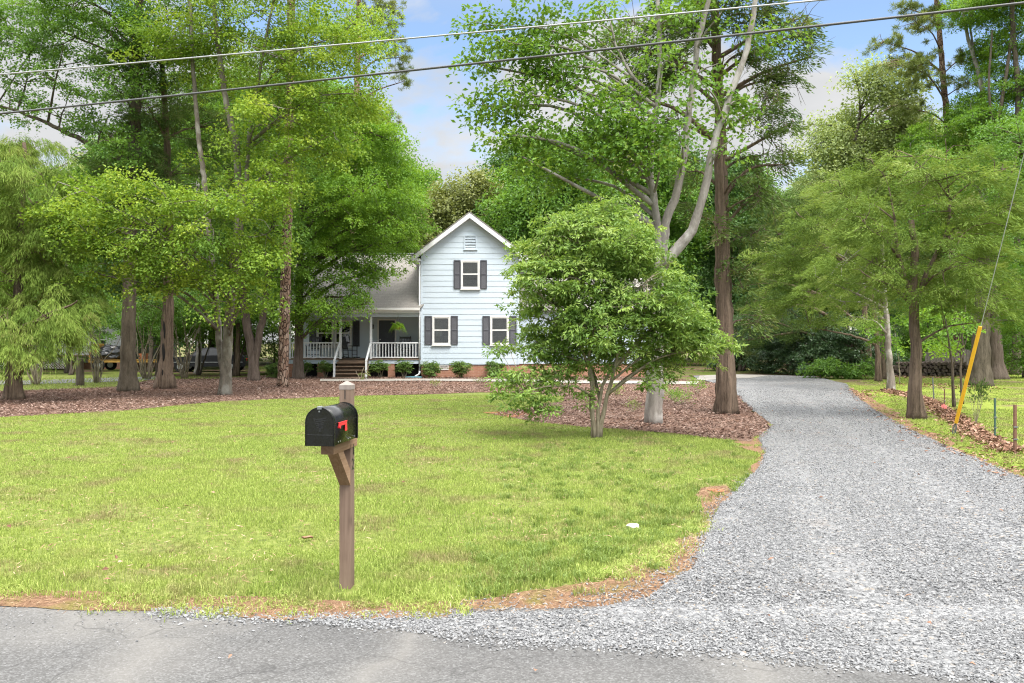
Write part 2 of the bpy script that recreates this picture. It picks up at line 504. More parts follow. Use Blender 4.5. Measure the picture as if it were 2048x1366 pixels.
def m_asphalt():
    t = NT('worn_asphalt'); v = t.coord()
    w = t.noise(t.coord((0.35, 1.0, 1)), 1.1, 5); f = t.noise(v, 130, 4, 0.8)
    sp = t.voro(v, 95, 'F1', 'Color'); sep = t.n('ShaderNodeSeparateColor'); t.l(sp, sep.inputs[0])
    base = t.ramp(w, [(0.36, (0.068, 0.064, 0.060)), (0.64, (0.132, 0.124, 0.115))])
    agg = t.ramp(sep.outputs[0], [(0.0, 0.045), (0.55, 0.088), (0.9, 0.13), (1.0, 0.18)])
    col = t.mix(0.6, base, agg)
    wv = t.n('ShaderNodeMapping'); t.l(v, wv.inputs['Vector'])
    nn = t.n('ShaderNodeTexNoise'); nn.inputs['Scale'].default_value = 0.9; nn.inputs['Detail'].default_value = 4; t.l(v, nn.inputs['Vector'])
    va = t.n('ShaderNodeVectorMath'); va.operation = 'MULTIPLY_ADD'; va.inputs[1].default_value = (1.2, 1.2, 0); t.l(nn.outputs['Color'], va.inputs[0]); t.l(v, va.inputs[2])
    cr = t.voro(va.outputs[0], 0.42, 'DISTANCE_TO_EDGE')
    pale = t.ramp(cr, [(0.0, 0.5), (0.04, 0.25), (0.14, 0.0)])
    col = t.mix(pale, col, (0.17, 0.16, 0.146))
    cr2 = t.voro(va.outputs[0], 1.3, 'DISTANCE_TO_EDGE')
    col = t.mix(t.ramp(cr2, [(0.0, 0.5), (0.009, 0.0)]), col, (0.035, 0.034, 0.033))
    t.bsdf(col, 0.85, 0.2, bump=t.math('ADD', f, sep.outputs[1]), bstr=0.6, bdist=0.006)
    return t.m
M['asphalt'] = m_asphalt()

def m_grass():
    t = NT('grass_blade'); v = t.coord()
    n = t.noise(v, 1.0, 7, 0.68); n2 = t.noise(v, 0.35, 4)
    r = t.attr()
    c1 = t.ramp(r, [(0.0, (0.13, 0.175, 0.034)), (0.5, (0.255, 0.335, 0.066)), (1.0, (0.40, 0.455, 0.13))])
    c2 = t.ramp(r, [(0.0, (0.19, 0.24, 0.046)), (0.5, (0.31, 0.365, 0.074)), (1.0, (0.44, 0.47, 0.14))])
    c3 = t.ramp(r, [(0.0, (0.14, 0.125, 0.05)), (0.5, (0.26, 0.22, 0.10)), (0.8, (0.31, 0.225, 0.135)), (1.0, (0.38, 0.29, 0.19))])
    col = t.mix(t.ramp(n2, [(0.38, 0.0), (0.68, 0.45)]), c1, c2)
    col = t.mix(t.ramp(n, [(0.50, 0.0), (0.64, 0.8)]), col, c3)
    b = t.bsdf(col, 0.6, 0.25, link=False)
    tr = t.n('ShaderNodeBsdfTranslucent'); t.l(col, tr.inputs['Color'])
    mx = t.n('ShaderNodeMixShader'); mx.inputs[0].default_value = 0.3
    t.l(b.outputs[0], mx.inputs[1]); t.l(tr.outputs[0], mx.inputs[2]); t.l(mx.outputs[0], t.out.inputs[0])
    return t.m
M['grass'] = m_grass()
M['tuft'] = m_leaf('tall_fescue', [(0.065, 0.10, 0.022), (0.11, 0.155, 0.034), (0.16, 0.205, 0.05)], 0.3)

def m_chip(name, stops):
    t = NT(name)
    t.bsdf(t.ramp(t.attr(), stops), 0.9, 0.1)
    return t.m
M['chip'] = m_chip('mulch_chip', [(0.0, (0.08, 0.05, 0.04)), (0.5, (0.215, 0.138, 0.108)), (0.8, (0.35, 0.255, 0.21)), (1.0, (0.50, 0.42, 0.365))])
M['deadleaf'] = m_chip('dead_leaf', [(0.0, (0.12, 0.06, 0.04)), (0.5, (0.26, 0.15, 0.10)), (1.0, (0.42, 0.28, 0.21))])
M['straw'] = m_chip('pine_straw', [(0.0, (0.14, 0.085, 0.05)), (0.5, (0.27, 0.175, 0.105)), (1.0, (0.42, 0.32, 0.22))])

# leaves
L = {}
L['maple'] = m_leaf('maple_leaf', [(0.042, 0.092, 0.012), (0.09, 0.158, 0.018), (0.155, 0.225, 0.026), (0.25, 0.29, 0.045)], 0.42, 0.5, .25)
L['green'] = m_leaf('broad_green_leaf', [(0.035, 0.085, 0.016), (0.07, 0.145, 0.02), (0.12, 0.21, 0.028)], 0.4)
L['fresh'] = m_leaf('fresh_green_leaf', [(0.03, 0.075, 0.012), (0.06, 0.125, 0.016), (0.10, 0.18, 0.024), (0.17, 0.22, 0.04)], 0.40, 0.5, .25)
L['deep'] = m_leaf('deep_green_leaf', [(0.022, 0.055, 0.013), (0.04, 0.092, 0.02), (0.07, 0.135, 0.03)], 0.3)
L['bright'] = m_leaf('bright_leaf', [(0.045, 0.105, 0.012), (0.09, 0.175, 0.018), (0.15, 0.24, 0.028)], 0.45, 0.5, .25)
L['olive'] = m_leaf('olive_leaf', [(0.075, 0.092, 0.028), (0.13, 0.15, 0.045), (0.20, 0.21, 0.08)], 0.35)
L['pale'] = m_leaf('pale_leaf', [(0.10, 0.14, 0.05), (0.19, 0.235, 0.085), (0.30, 0.335, 0.15)], 0.35)
L['tea'] = m_leaf('glossy_leaf', [(0.05, 0.10, 0.022), (0.10, 0.17, 0.036), (0.17, 0.245, 0.058), (0.26, 0.31, 0.10)], 0.42, 0.45, 0.3)
L['cedar'] = m_leaf('cedar_spray', [(0.022, 0.042, 0.013), (0.042, 0.074, 0.02), (0.075, 0.115, 0.03), (0.12, 0.11, 0.05)], 0.25, 0.75, 0.10)
L['juniper'] = m_leaf('juniper_spray', [(0.034, 0.058, 0.013), (0.072, 0.115, 0.022), (0.12, 0.175, 0.036), (0.18, 0.20, 0.07)], 0.34, 0.75, 0.10)
L['weeping'] = m_leaf('weeping_spray', [(0.045, 0.078, 0.016), (0.088, 0.138, 0.025), (0.14, 0.195, 0.04), (0.20, 0.195, 0.075)], 0.34, 0.75, 0.10)
L['needle'] = m_leaf('pine_needle', [(0.06, 0.085, 0.025), (0.115, 0.145, 0.04), (0.19, 0.205, 0.07)], 0.25, 0.6, 0.15)
L['laurel'] = m_leaf('laurel_leaf', [(0.018, 0.042, 0.016), (0.035, 0.07, 0.025), (0.06, 0.105, 0.04)], 0.2, 0.4, 0.5)
L['box'] = m_leaf('boxwood_leaf', [(0.04, 0.08, 0.018), (0.075, 0.13, 0.025), (0.125, 0.185, 0.04)], 0.3)
L['fern'] = m_leaf('fern_leaf', [(0.09, 0.18, 0.02), (0.16, 0.28, 0.03), (0.25, 0.36, 0.055)], 0.45)
B = {}
B['oak'] = m_bark('furrowed_bark', (0.034, 0.028, 0.02), (0.135, 0.112, 0.084))
B['cedar'] = m_bark('stringy_cedar_bark', (0.024, 0.017, 0.012), (0.22, 0.162, 0.12), 11, 0.55, 0.08)
B['grey'] = m_bark('smooth_grey_bark', (0.12, 0.105, 0.09), (0.29, 0.265, 0.24), 5, 2.2, 0.02, (0.35, 0.33, 0.305))
B['mossy'] = m_bark('mossy_grey_bark', (0.055, 0.046, 0.034), (0.20, 0.175, 0.14), 6, 1.8, 0.03, (0.24, 0.225, 0.19))
B['lichen'] = m_bark('lichen_bark', (0.09, 0.075, 0.06), (0.24, 0.205, 0.175), 7, 1.5, 0.04, (0.34, 0.32, 0.29))
B['dark'] = m_bark('dark_bark', (0.045, 0.034, 0.027), (0.14, 0.11, 0.09))
B['pine'] = m_pbark('pine_bark')
B['stem'] = m_bark('shrub_stem_bark', (0.12, 0.095, 0.06), (0.30, 0.26, 0.19), 14, 4, 0.01)

# ------------------------------------------------------------------ trees
def unit(v): return v / (np.linalg.norm(v, axis=1)[:, None] + 1e-9)

def leaf_quads(mb, pos, d, nrm, ln, w, rnd, fold=0.25):
    """diamond leaves: base, left, tip, right"""
    n = len(pos)
    s = unit(np.cross(d, nrm)); nn = np.cross(s, d)
    ln = np.reshape(ln, (-1, 1)); w = np.reshape(w, (-1, 1))
    V = np.zeros((n, 4, 3), np.float32)
    V[:, 0] = pos
    V[:, 1] = pos + d * ln * 0.45 + s * w * 0.5 + nn * w * fold
    V[:, 2] = pos + d * ln
    V[:, 3] = pos + d * ln * 0.45 - s * w * 0.5 + nn * w * fold
    mb.add(V.reshape(-1, 3), quads=np.arange(n * 4).reshape(-1, 4), rnd=np.repeat(rnd, 4))

STY = {
 # leaf length, width, leaves per spray, spray radius, sprays per m2 of lump outline, layering, spray thickness, droop
 'maple':   dict(ln=.108, w=.075, n=100, s=.62, dens=9.5, layer=.55, th=.16, droop=.22),
 'green':   dict(ln=.105, w=.07, n=88, s=.52, dens=9.5, layer=.4, th=.14, droop=.2),
 'airy':    dict(ln=.120, w=.085, n=40, s=.50, dens=8.5, layer=.3, th=.16, droop=.15),
 'big':     dict(ln=.21, w=.145, n=70, s=.95, dens=4.2, layer=.35, th=.28, droop=.2),
 'tea':     dict(ln=.098, w=.036, n=34, s=.20, dens=105., layer=.0, th=.07, droop=.1),
 'cedar':   dict(ln=.15, w=.024, n=150, s=.48, dens=12., layer=.5, th=.10, droop=.25, needle=1),
 'darkcedar': dict(ln=.13, w=.034, n=150, s=.42, dens=12., layer=.4, th=.16, droop=.2, needle=1),
 'juniper': dict(ln=.125, w=.019, n=160, s=.38, dens=15., layer=.38, th=.10, droop=.35, needle=1),
 'weeping': dict(ln=.19, w=.017, n=210, s=.42, dens=15., layer=.2, th=.10, droop=.9, needle=2),
 'pine':    dict(ln=.26, w=.026, n=90, s=.16, dens=7.0, layer=.3, th=.5, droop=.0, needle=3),
 'laurel':  dict(ln=.16, w=.060, n=48, s=.34, dens=26., layer=.0, th=.14, droop=.2),
 'box':     dict(ln=.050, w=.030, n=60, s=.11, dens=150., layer=.0, th=.05, droop=.0),
}

def crown_mesh(mb, lumps, sty, rng, axis=None):
    """lumps: world-relative (cx,cy,cz,rx,ry,rz,dens).  returns spray centres"""
    S = STY[sty]
    allC = []; owner = []
    for k, (cx, cy, cz, rx, ry, rz, dn) in enumerate(lumps):
        n = max(3, int(S['dens'] * dn * PI * rx * rz * (0.6 + 0.4 * ry / max(rx, 0.1))))
        d = unit(rng.normal(0, 1, (n, 3)))
        r = rng.uniform(0.25, 1.0, n) ** 0.5
        # uneven outline: low frequency swell per direction
        ph = rng.uniform(0, 6.28, 6)
        sw = 1 + 0.16 * np.sin(3.1 * d[:, 0] + ph[0]) * np.sin(2.7 * d[:, 2] + ph[1]) + 0.16 * np.sin(5.3 * d[:, 0] + ph[2] + 3 * d[:, 1]) + 0.10 * np.sin(7.7 * d[:, 2] + ph[3])
        c = d * (r * sw)[:, None] * np.array([rx, ry, rz])
        if S['layer'] > 0:
            sp = 0.62
            m = rng.rand(n) < S['layer']
            c[m, 2] = np.round(c[m, 2] / sp) * sp + rng.normal(0, 0.06, m.sum()) - 0.12 * np.hypot(c[m, 0], c[m, 1])
        c += np.array([cx, cy, cz])
        # gaps: drop sprays in some cells
        cell = np.sin(c[:, 0] * 1.9 + ph[4]) * np.sin(c[:, 2] * 2.3 + ph[5]) * np.sin(c[:, 1] * 1.7)
        c = c[cell < 0.62]
        allC.append(c); owner += [k] * len(c)
    C = np.vstack(allC); owner = np.array(owner); n = len(C)
    lc = np.array([l[:3] for l in lumps])[owner]
    out = C - lc
    if axis is not None:
        out = out * 0.5 + (C - axis) * 0.5
    out[:, 2] *= 0.4
    out = unit(out)
    m = S['n']
    per = np.maximum(4, (m * rng.uniform(0.5, 1.4, n)).astype(int))
    idx = np.repeat(np.arange(n), per); N = len(idx)
    size = (S['s'] * rng.uniform(0.65, 1.35, n))[idx]
    needle = S.get('needle', 0)
    pn = unit(np.stack([rng.normal(0, .28, n), rng.normal(0, .28, n), np.ones(n)], 1) + 0.25 * out)[idx]
    e1 = unit(out[idx] - pn * np.sum(out[idx] * pn, 1)[:, None]); e2 = np.cross(pn, e1)
    r = np.sqrt(rng.rand(N)); th = rng.uniform(0, 2 * PI, N)
    ell = 0.75
    off = e1 * (r * np.cos(th) * size)[:, None] + e2 * (r * np.sin(th) * size * ell)[:, None]
    pos = C[idx] + off + pn * (rng.normal(0, S['th'], N) * size)[:, None]
    pos[:, 2] -= S['droop'] * size * r * r
    crnd = rng.uniform(0, 1, n)
    rnd = np.clip(0.68 * crnd[idx] + 0.34 * rng.rand(N), 0, 1)
    ln = S['ln'] * rng.uniform(0.6, 1.25, N); w = S['w'] * rng.uniform(0.7, 1.2, N)
    if needle == 0:
        d = unit(unit(off) * 0.8 + rng.normal(0, .55, (N, 3)) + np.array([0, 0, -.25]))
        nr = unit(pn + rng.normal(0, .45, (N, 3)))
    elif needle == 1:
        d = unit(e1 * 0.7 + unit(off) * 0.7 + rng.normal(0, .35, (N, 3)) + np.array([0, 0, -.1]))
        nr = unit(rng.normal(0, 1, (N, 3)) + pn)
    elif needle == 2:
        d = unit(e1 * 0.45 + unit(off) * 0.3 + rng.normal(0, .28, (N, 3)) + np.array([0, 0, -.75]))
        nr = unit(rng.normal(0, 1, (N, 3)))
    else:
        d = unit(rng.normal(0, 1, (N, 3)) + np.array([0, 0, .45]) + 0.5 * e1)
        pos = C[idx] + e1 * (rng.uniform(-1, 1, N) * size)[:, None] + rng.normal(0, .03, (N, 3))
        nr = unit(rng.normal(0, 1, (N, 3)))
    leaf_quads(mb, pos, d, nr, ln, w, rnd, 0.2 if needle == 0 else 0.05)
    return C, owner

def wood_mesh(mb, trunks, lumps, C, owner, rng, flare=0.5, flute=0.08, nf=5, sides=14, limb=0.032, twig=0.3, twr=0.012, rootz=0.5, deadtwigs=0, bumpy=0.02):
    samples = []
    for pts, r0, r1 in trunks:
        sp = spline(pts, 0.22)
        t = np.linspace(0, 1, len(sp))
        r = r0 + (r1 - r0) * t ** 0.85
        zz = sp[:, 2] - sp[0, 2]
        base = sp[0, 2] < 0.3
        if base: r = r * (1 + flare * np.exp(-zz / rootz))
        ph = rng.uniform(0, 6.28, 3)
        sp[1:-1] += rng.normal(0, 0.012, (len(sp) - 2, 3)); r = r * (1 + rng.normal(0, bumpy, len(sp)))
        def fl(u, th, ph=ph, hh=zz[-1]):
            k = 1.0 + (2.2 * math.exp(-u * hh / 0.5) if base else 0)
            return 1 + flute * k * np.sin(nf * th + ph[0] + 1.5 * u) + 0.5 * flute * np.sin((nf + 4) * th + ph[1] - 3 * u) + 0.03 * np.sin(2 * th + 9 * u + ph[2])
        mb.tube(sp, r, sides, flute=fl)
        samples.append(np.column_stack([sp, r]))
    T = np.vstack(samples)
    limbs = []
    for (cx, cy, cz, rx, ry, rz, dn) in lumps:
        c = np.array([cx, cy, cz])
        hd = np.hypot(T[:, 0] - cx, T[:, 1] - cy); dz = T[:, 2] - cz
        cost = np.sqrt(hd ** 2 + dz ** 2) + 2.5 * np.maximum(0, dz + 0.45 * hd) + 0.6 * np.maximum(0, 1.6 - T[:, 2])
        k = int(np.argmin(cost)); a = T[k, :3]; Ld = np.linalg.norm(c - a)
        if Ld < 0.15:
            limbs.append(np.array([a, c])); continue
        mid = (a + c) / 2 + np.array([0, 0, 0.12 * Ld]) + rng.normal(0, 0.06 * Ld, 3)
        tip = c + (c - a) / Ld * rx * 0.45
        sp = spline([a, mid, c, tip], max(0.15, Ld / 10))
        r0 = min(T[k, 3] * 0.75, limb * Ld ** 0.75 + 0.006)
        mb.tube(sp, np.linspace(r0, r0 * 0.22, len(sp)), 6)
        limbs.append(sp)
    if twig > 0 and C is not None:
        A = []; Bq = []
        for k, lp in enumerate(limbs):
            cs = C[owner == k]
            cs = cs[rng.rand(len(cs)) < twig]
            if not len(cs): continue
            dd = np.linalg.norm(cs[:, None] - lp[None], axis=2) + 0.8 * np.maximum(0, lp[None, :, 2] - cs[:, None, 2])
            j = np.argmin(dd, 1)
            A.append(lp[j]); Bq.append(cs)
        if A:
            A = np.vstack(A); Bq = np.vstack(Bq)
            ln = np.linalg.norm(Bq - A, axis=1)
            mb.twigs(A, Bq, twr + 0.008 * ln, np.full(len(A), twr * 0.4), 0.10 * ln, rng)
            # side shoots
            if deadtwigs:
                s = rng.randint(0, len(A), deadtwigs)
                a = A[s] + (Bq[s] - A[s]) * rng.uniform(.3, 1, (deadtwigs, 1))
                b = a + rng.normal(0, 0.26, (deadtwigs, 3)) + np.array([0, 0, -.06])
                mb.twigs(a, b, np.full(deadtwigs, twr), np.full(deadtwigs, twr * .3), np.full(deadtwigs, .06), rng)
    return limbs

def tree(name, label, cat, base, Y, trunks, lumps, sty, leaf, bark, seed, group=None, dens=1.0, rd=0.9, **kw):
    """trunks: [(pixel points [(px,py[,dy])], r0, r1)]; lumps: [(px,py,rx,ry[,dy[,dens]])] read from the photograph at distance Y"""
    rng = rs(seed)
    if Y is None:
        g = G(*base); Y = g.y
    else:
        x = (base[0] - CX) / F * Y; g = Vector((x, Y, h1(x, Y)))
    root = empty(name, g)
    tag(root, label, cat, group)
    k = Y / F
    T = []
    for pts, r0, r1 in trunks:
        q = []
        for p in pts:
            w = P(p[0], p[1], Y) - g
            q.append((w.x, w.y + (p[2] if len(p) > 2 else 0), w.z))
        if abs(pts[0][1] - base[1]) < 12: q[0] = (q[0][0], q[0][1], -0.08)
        T.append((q, r0, r1))
    Ls = []
    for lp in lumps:
        w = P(lp[0], lp[1], Y) - g
        rx = lp[2] * k; rz = lp[3] * k
        dy = lp[4] if len(lp) > 4 and lp[4] is not None else rng.uniform(-1, 1) * min(1.6, 0.9 * rx)
        Ls.append((w.x, w.y + dy, w.z, rx, rd * rx, rz, dens * (lp[5] if len(lp) > 5 else 1.0)))
    wood = MB(); cr = MB()
    ax = np.array([np.mean([q[-1][0] for q, _, _ in T]), 0, 0]); ax[2] = np.mean([l[2] for l in Ls])
    C, ow = crown_mesh(cr, Ls, sty, rng, ax)
    wood_mesh(wood, T, Ls, C, ow, rng, **kw)
    wood.build('trunk', B[bark], root, smooth=True)
    cr.build('crown', L[leaf], root)
    return root

def local_tree(name, loc, trunks, lumps, sty, leaf, bark, seed, dens=1.0, **kw):
    rng = rs(seed)
    root = empty(name, loc)
    wood = MB(); cr = MB()
    Ls = [(*l[:6], dens * (l[6] if len(l) > 6 else 1)) for l in lumps]
    C, ow = crown_mesh(cr, Ls, sty, rng, np.array([0, 0, np.mean([l[2] for l in Ls])]))
    wood_mesh(wood, trunks, Ls, C, ow, rng, **kw)
    wood.build('trunk', B[bark], root, smooth=True)
    cr.build('crown', L[leaf], root)
    return root

# ================================================================== TREES LEFT
tree('cedar_tree', 'feathery yellow green cedar with drooping sprays standing first in the mulch at the left edge', 'tree', (27, 800), None,
     [([(27, 800), (30, 700), (38, 560), (44, 400), (48, 285)], .20, .05)],
     [(20, 330, 85, 60), (-60, 420, 110, 90), (70, 410, 95, 70), (15, 470, 100, 70), (95, 500, 80, 55), (35, 560, 110, 55), (-50, 600, 100, 70),
      (105, 590, 90, 45), (60, 650, 80, 38, -1.2), (150, 640, 70, 32, -1.5), (195, 615, 45, 26, -1.5), (120, 690, 60, 30, -1.6), (10, 690, 60, 40, -1.0), (40, 285, 60, 35), (-20, 300, 70, 45), (110, 330, 40, 40), (195, 668, 34, 26, -1.4)],
     'weeping', 'weeping', 'cedar', 11, dens=.85, flute=.12)

tree('sweetgum_tree', 'thick dark trunk with swollen base in the mulch, left of the split hollow cedar', 'tree', (256, 783), None,
     [([(256, 783), (256, 700), (259, 560), (263, 400), (272, 200), (278, 0), (282, -160)], .275, .13),
      ([(266, 330), (205, 300), (140, 268), (60, 232), (-20, 205)], .12, .035)],
     [(60, 110, 95, 50, 0, .85), (150, 75, 90, 45, 0, 1.0), (20, 190, 75, 45, 0, .62), (130, 215, 80, 40, 0, .7), (220, 150, 70, 50, 0, .9), (0, 40, 80, 40, 0, .6), (230, 40, 110, 50), (90, 20, 120, 40, 0, .7),
      (330, 20, 120, 55), (300, 110, 80, 55, 1), (210, 250, 70, 35, 0, .6), (340, -70, 160, 60), (160, -70, 140, 50), (190, 25, 90, 36), (60, 10, 80, 26), (-60, 60, 90, 60, 0, .6), (150, 390, 60, 60, -1), (185, 470, 60, 40, -1), (190, 350, 50, 40), (265, 200, 60, 40, -1.2), (270, 90, 80, 45, -1.2), (262, 300, 60, 40, -1.2), (150, 150, 100, 30, -1, .4), (80, 240, 60, 24, 0, .3)],
     'green', 'green', 'oak', 12, flute=.05, twig=.4)

tree('cedar_tree', 'cedar with split hollow reddish trunk between the thick dark trunk and the leaning maple', 'tree', (330, 778), None,
     [([(330, 778), (333, 690), (336, 600), (336, 400), (332, 250), (322, 90)], .205, .08)],
     [(330, 330, 120, 40), (270, 400, 110, 40), (370, 240, 110, 50), (300, 470, 110, 40), (390, 390, 80, 40), (250, 300, 90, 45), (320, 180, 90, 50), (330, 540, 70, 30), (240, 540, 60, 35), (300, 610, 36, 24, 0, .5), (335, 250, 70, 40, -1.2), (330, 400, 80, 40, -1.1), (290, 350, 80, 40, -1), (325, 120, 70, 40, -1)],
     'cedar', 'cedar', 'cedar', 13, flute=.20, nf=4, bumpy=.05)

_c = bpy.data.objects['cedar_tree.001']
_h = MB()
for z0_, z1_, w_, x_ in ((1.05, 1.75, .05, .03), (1.9, 2.6, .035, .06), (.35, .75, .045, .02)):
    n_ = 12; tt = np.linspace(0, 1, n_); ww = w_ * np.sin(PI * tt) ** .6 + .004
    _h.tube(np.stack([x_ + .015 * np.sin(5 * tt), np.full(n_, -.205), z0_ + (z1_ - z0_) * tt], 1), ww, 8)
_h.build('hollow', M['gloom'], _c, True)  # near-black strips paint the shade inside the split trunk
tree('maple_tree', 'leaning two stemmed grey maple with layered yellow green foliage left of the forked tree', 'tree', (449, 790), None,
     [([(449, 790), (452, 720), (460, 620), (470, 520), (478, 430), (472, 300), (448, 180), (430, 40), (420, -80)], .19, .06),
      ([(442, 762, .3), (431, 690, .4), (424, 600, .4), (420, 500), (410, 380), (395, 250), (385, 100), (378, -20)], .12, .05),
      ([(474, 470), (490, 380), (500, 260), (520, 140), (545, 10)], .09, .04)],
     [(480, 40, 140, 55), (400, 100, 110, 45), (600, 60, 120, 55), (690, 105, 95, 50), (560, 160, 110, 45), (720, 35, 70, 45), (330, 70, 90, 45),
      (640, 215, 100, 48), (720, 185, 60, 45), (560, 260, 100, 42), (470, 300, 80, 35, 0, .6), (520, 350, 100, 38), (650, 300, 90, 40, -1),
      (300, 440, 120, 26, -2.6), (400, 425, 110, 26, -2.6), (500, 430, 100, 32, -2.2), (240, 470, 80, 26, -2.4), (380, 490, 130, 30, -2), (480, 500, 100, 30, -2), (560, 480, 70, 35, -1.5), (560, 390, 80, 40, -1.5),
      (350, 545, 70, 26, -1.5), (520, 560, 60, 28, -1.8), (545, 610, 40, 24, -1.6), (420, 565, 60, 24, -1.4), (190, 450, 60, 24, -2.2), (290, 505, 90, 26, -2.2), (270, 560, 46, 20, -2.2, .8), (410, 535, 90, 26, -2), (330, 580, 44, 18, -2, .7), (560, 530, 50, 26, -2), (500, 610, 40, 18, -2, .7), (240, 395, 80, 26, -2.0), (330, 400, 80, 24, -2.2), (600, -60, 160, 50), (430, -60, 140, 45)],
     'maple', 'maple', 'mossy', 14, flute=.05, twig=.35, limb=.019)

tree('forked_tree', 'dark tree forking low into two stems, between the leaning grey maple and the slender pine', 'tree', (508, 762), None,
     [([(508, 762), (506, 715), (494, 650), (484, 560), (470, 430), (455, 300), (450, 150)], .21, .08),
      ([(508, 740), (520, 665), (530, 600), (543, 500), (550, 350), (560, 200)], .17, .07)],
     [(500, 260, 110, 60), (420, 320, 90, 50), (570, 330, 90, 60), (470, 430, 90, 50), (560, 450, 70, 50), (420, 520, 60, 36), (560, 540, 50, 36), (480, 170, 110, 60), (590, 190, 90, 60), (390, 220, 80, 60), (460, 590, 50, 26)],
     'green', 'green', 'dark', 15, flute=.08, nf=4)

tree('pine_tree', 'slender straight pine trunk with plated reddish bark, just left of the porch corner maple', 'tree', (565, 775), None,
     [([(565, 775), (570, 600), (574, 440), (578, 280), (581, 100), (583, -80)], .21, .15)],
     [(590, -110, 130, 50), (520, -70, 90, 40), (650, -60, 90, 40)],
     'pine', 'needle', 'pine', 16, flare=.22, flute=.02, twig=.3)

tree('maple_tree', 'dark trunked maple whose low green boughs hang over the porch roof', 'tree', (597, 764), 37.4,
     [([(597, 764), (598, 680), (600, 560), (603, 430), (612, 280), (625, 140)], .225, .07)],
     [(680, 555, 80, 34, -.6), (640, 500, 85, 45), (720, 500, 75, 45), (590, 560, 60, 35, -.6), (700, 598, 52, 24, -.9), (640, 610, 62, 24, -.9), (755, 545, 30, 24, -.4), (765, 450, 70, 42), (690, 420, 110, 50), (800, 400, 50, 40), (770, 340, 62, 50),
      (640, 340, 100, 60), (720, 280, 75, 55), (790, 290, 35, 35), (660, 230, 80, 50), (820, 440, 32, 32), (735, 395, 90, 45), (600, 630, 40, 20, -.6), (600, 430, 80, 50), (740, 225, 40, 36), (812, 352, 36, 34), (790, 480, 40, 26, 1), (655, 645, 40, 14, -1, .8), (735, 610, 26, 14, -1, .8)],
     'maple', 'bright', 'dark', 17, dens=1.1, flute=.06)

tree('pine_tree', 'pine behind the porch roof with dark tufts poking out against the sky', 'tree', (702, 738), 52,
     [([(702, 738), (706, 500), (712, 250), (718, 0), (720, -140)], .26, .14)],
     [(775, 30, 36, 32, 0, 1.5), (798, 115, 26, 36, 0, 1.5), (800, 165, 22, 14, 0, 1.5), (775, 85, 30, 24, 0, 1.2), (745, 20, 40, 34), (770, 238, 42, 12, 0, 1.6), (770, 268, 34, 10, 0, 1.6), (720, -40, 90, 40), (690, 60, 60, 40), (800, 75, 14, 14, 0, 1.3)],
     'pine', 'needle', 'pine', 18, twig=.6)

# slim understory trunks in the left wood
for i, (px, Y, w, top, lab, bk) in enumerate([
        (608, 44, .10, 430, 'thin dark trunk in the wood behind the porch corner maple', 'dark'),
        (473, 41, .12, 500, 'thin reddish trunk behind the leaning grey maple', 'cedar'),
        (395, 44, .14, 440, 'thin grey trunk in the wood left of the leaning grey maple', 'grey'),
        (300, 46, .12, 470, 'slim dark trunk behind the hollow cedar', 'dark'),
        (135, 44, .13, 480, 'slim brown trunk in the wood behind the feathery cedar', 'oak')]):
    yb = CY + (CH - .08) / Y * F
    tree('understory_tree', lab, 'tree', (px, yb), Y, [([(px, yb), (px + 3, yb - 90), (px - 2, top), (px + 6, top - 120)], w, w * .4)],
         [(px - 25, top + 20, 55, 40), (px + 40, top - 30, 60, 40), (px - 10, top - 90, 60, 50), (px + 20, top + 70, 45, 26, 0, .8)], 'green', ('green', 'deep')[i % 2], bk, 200 + i)

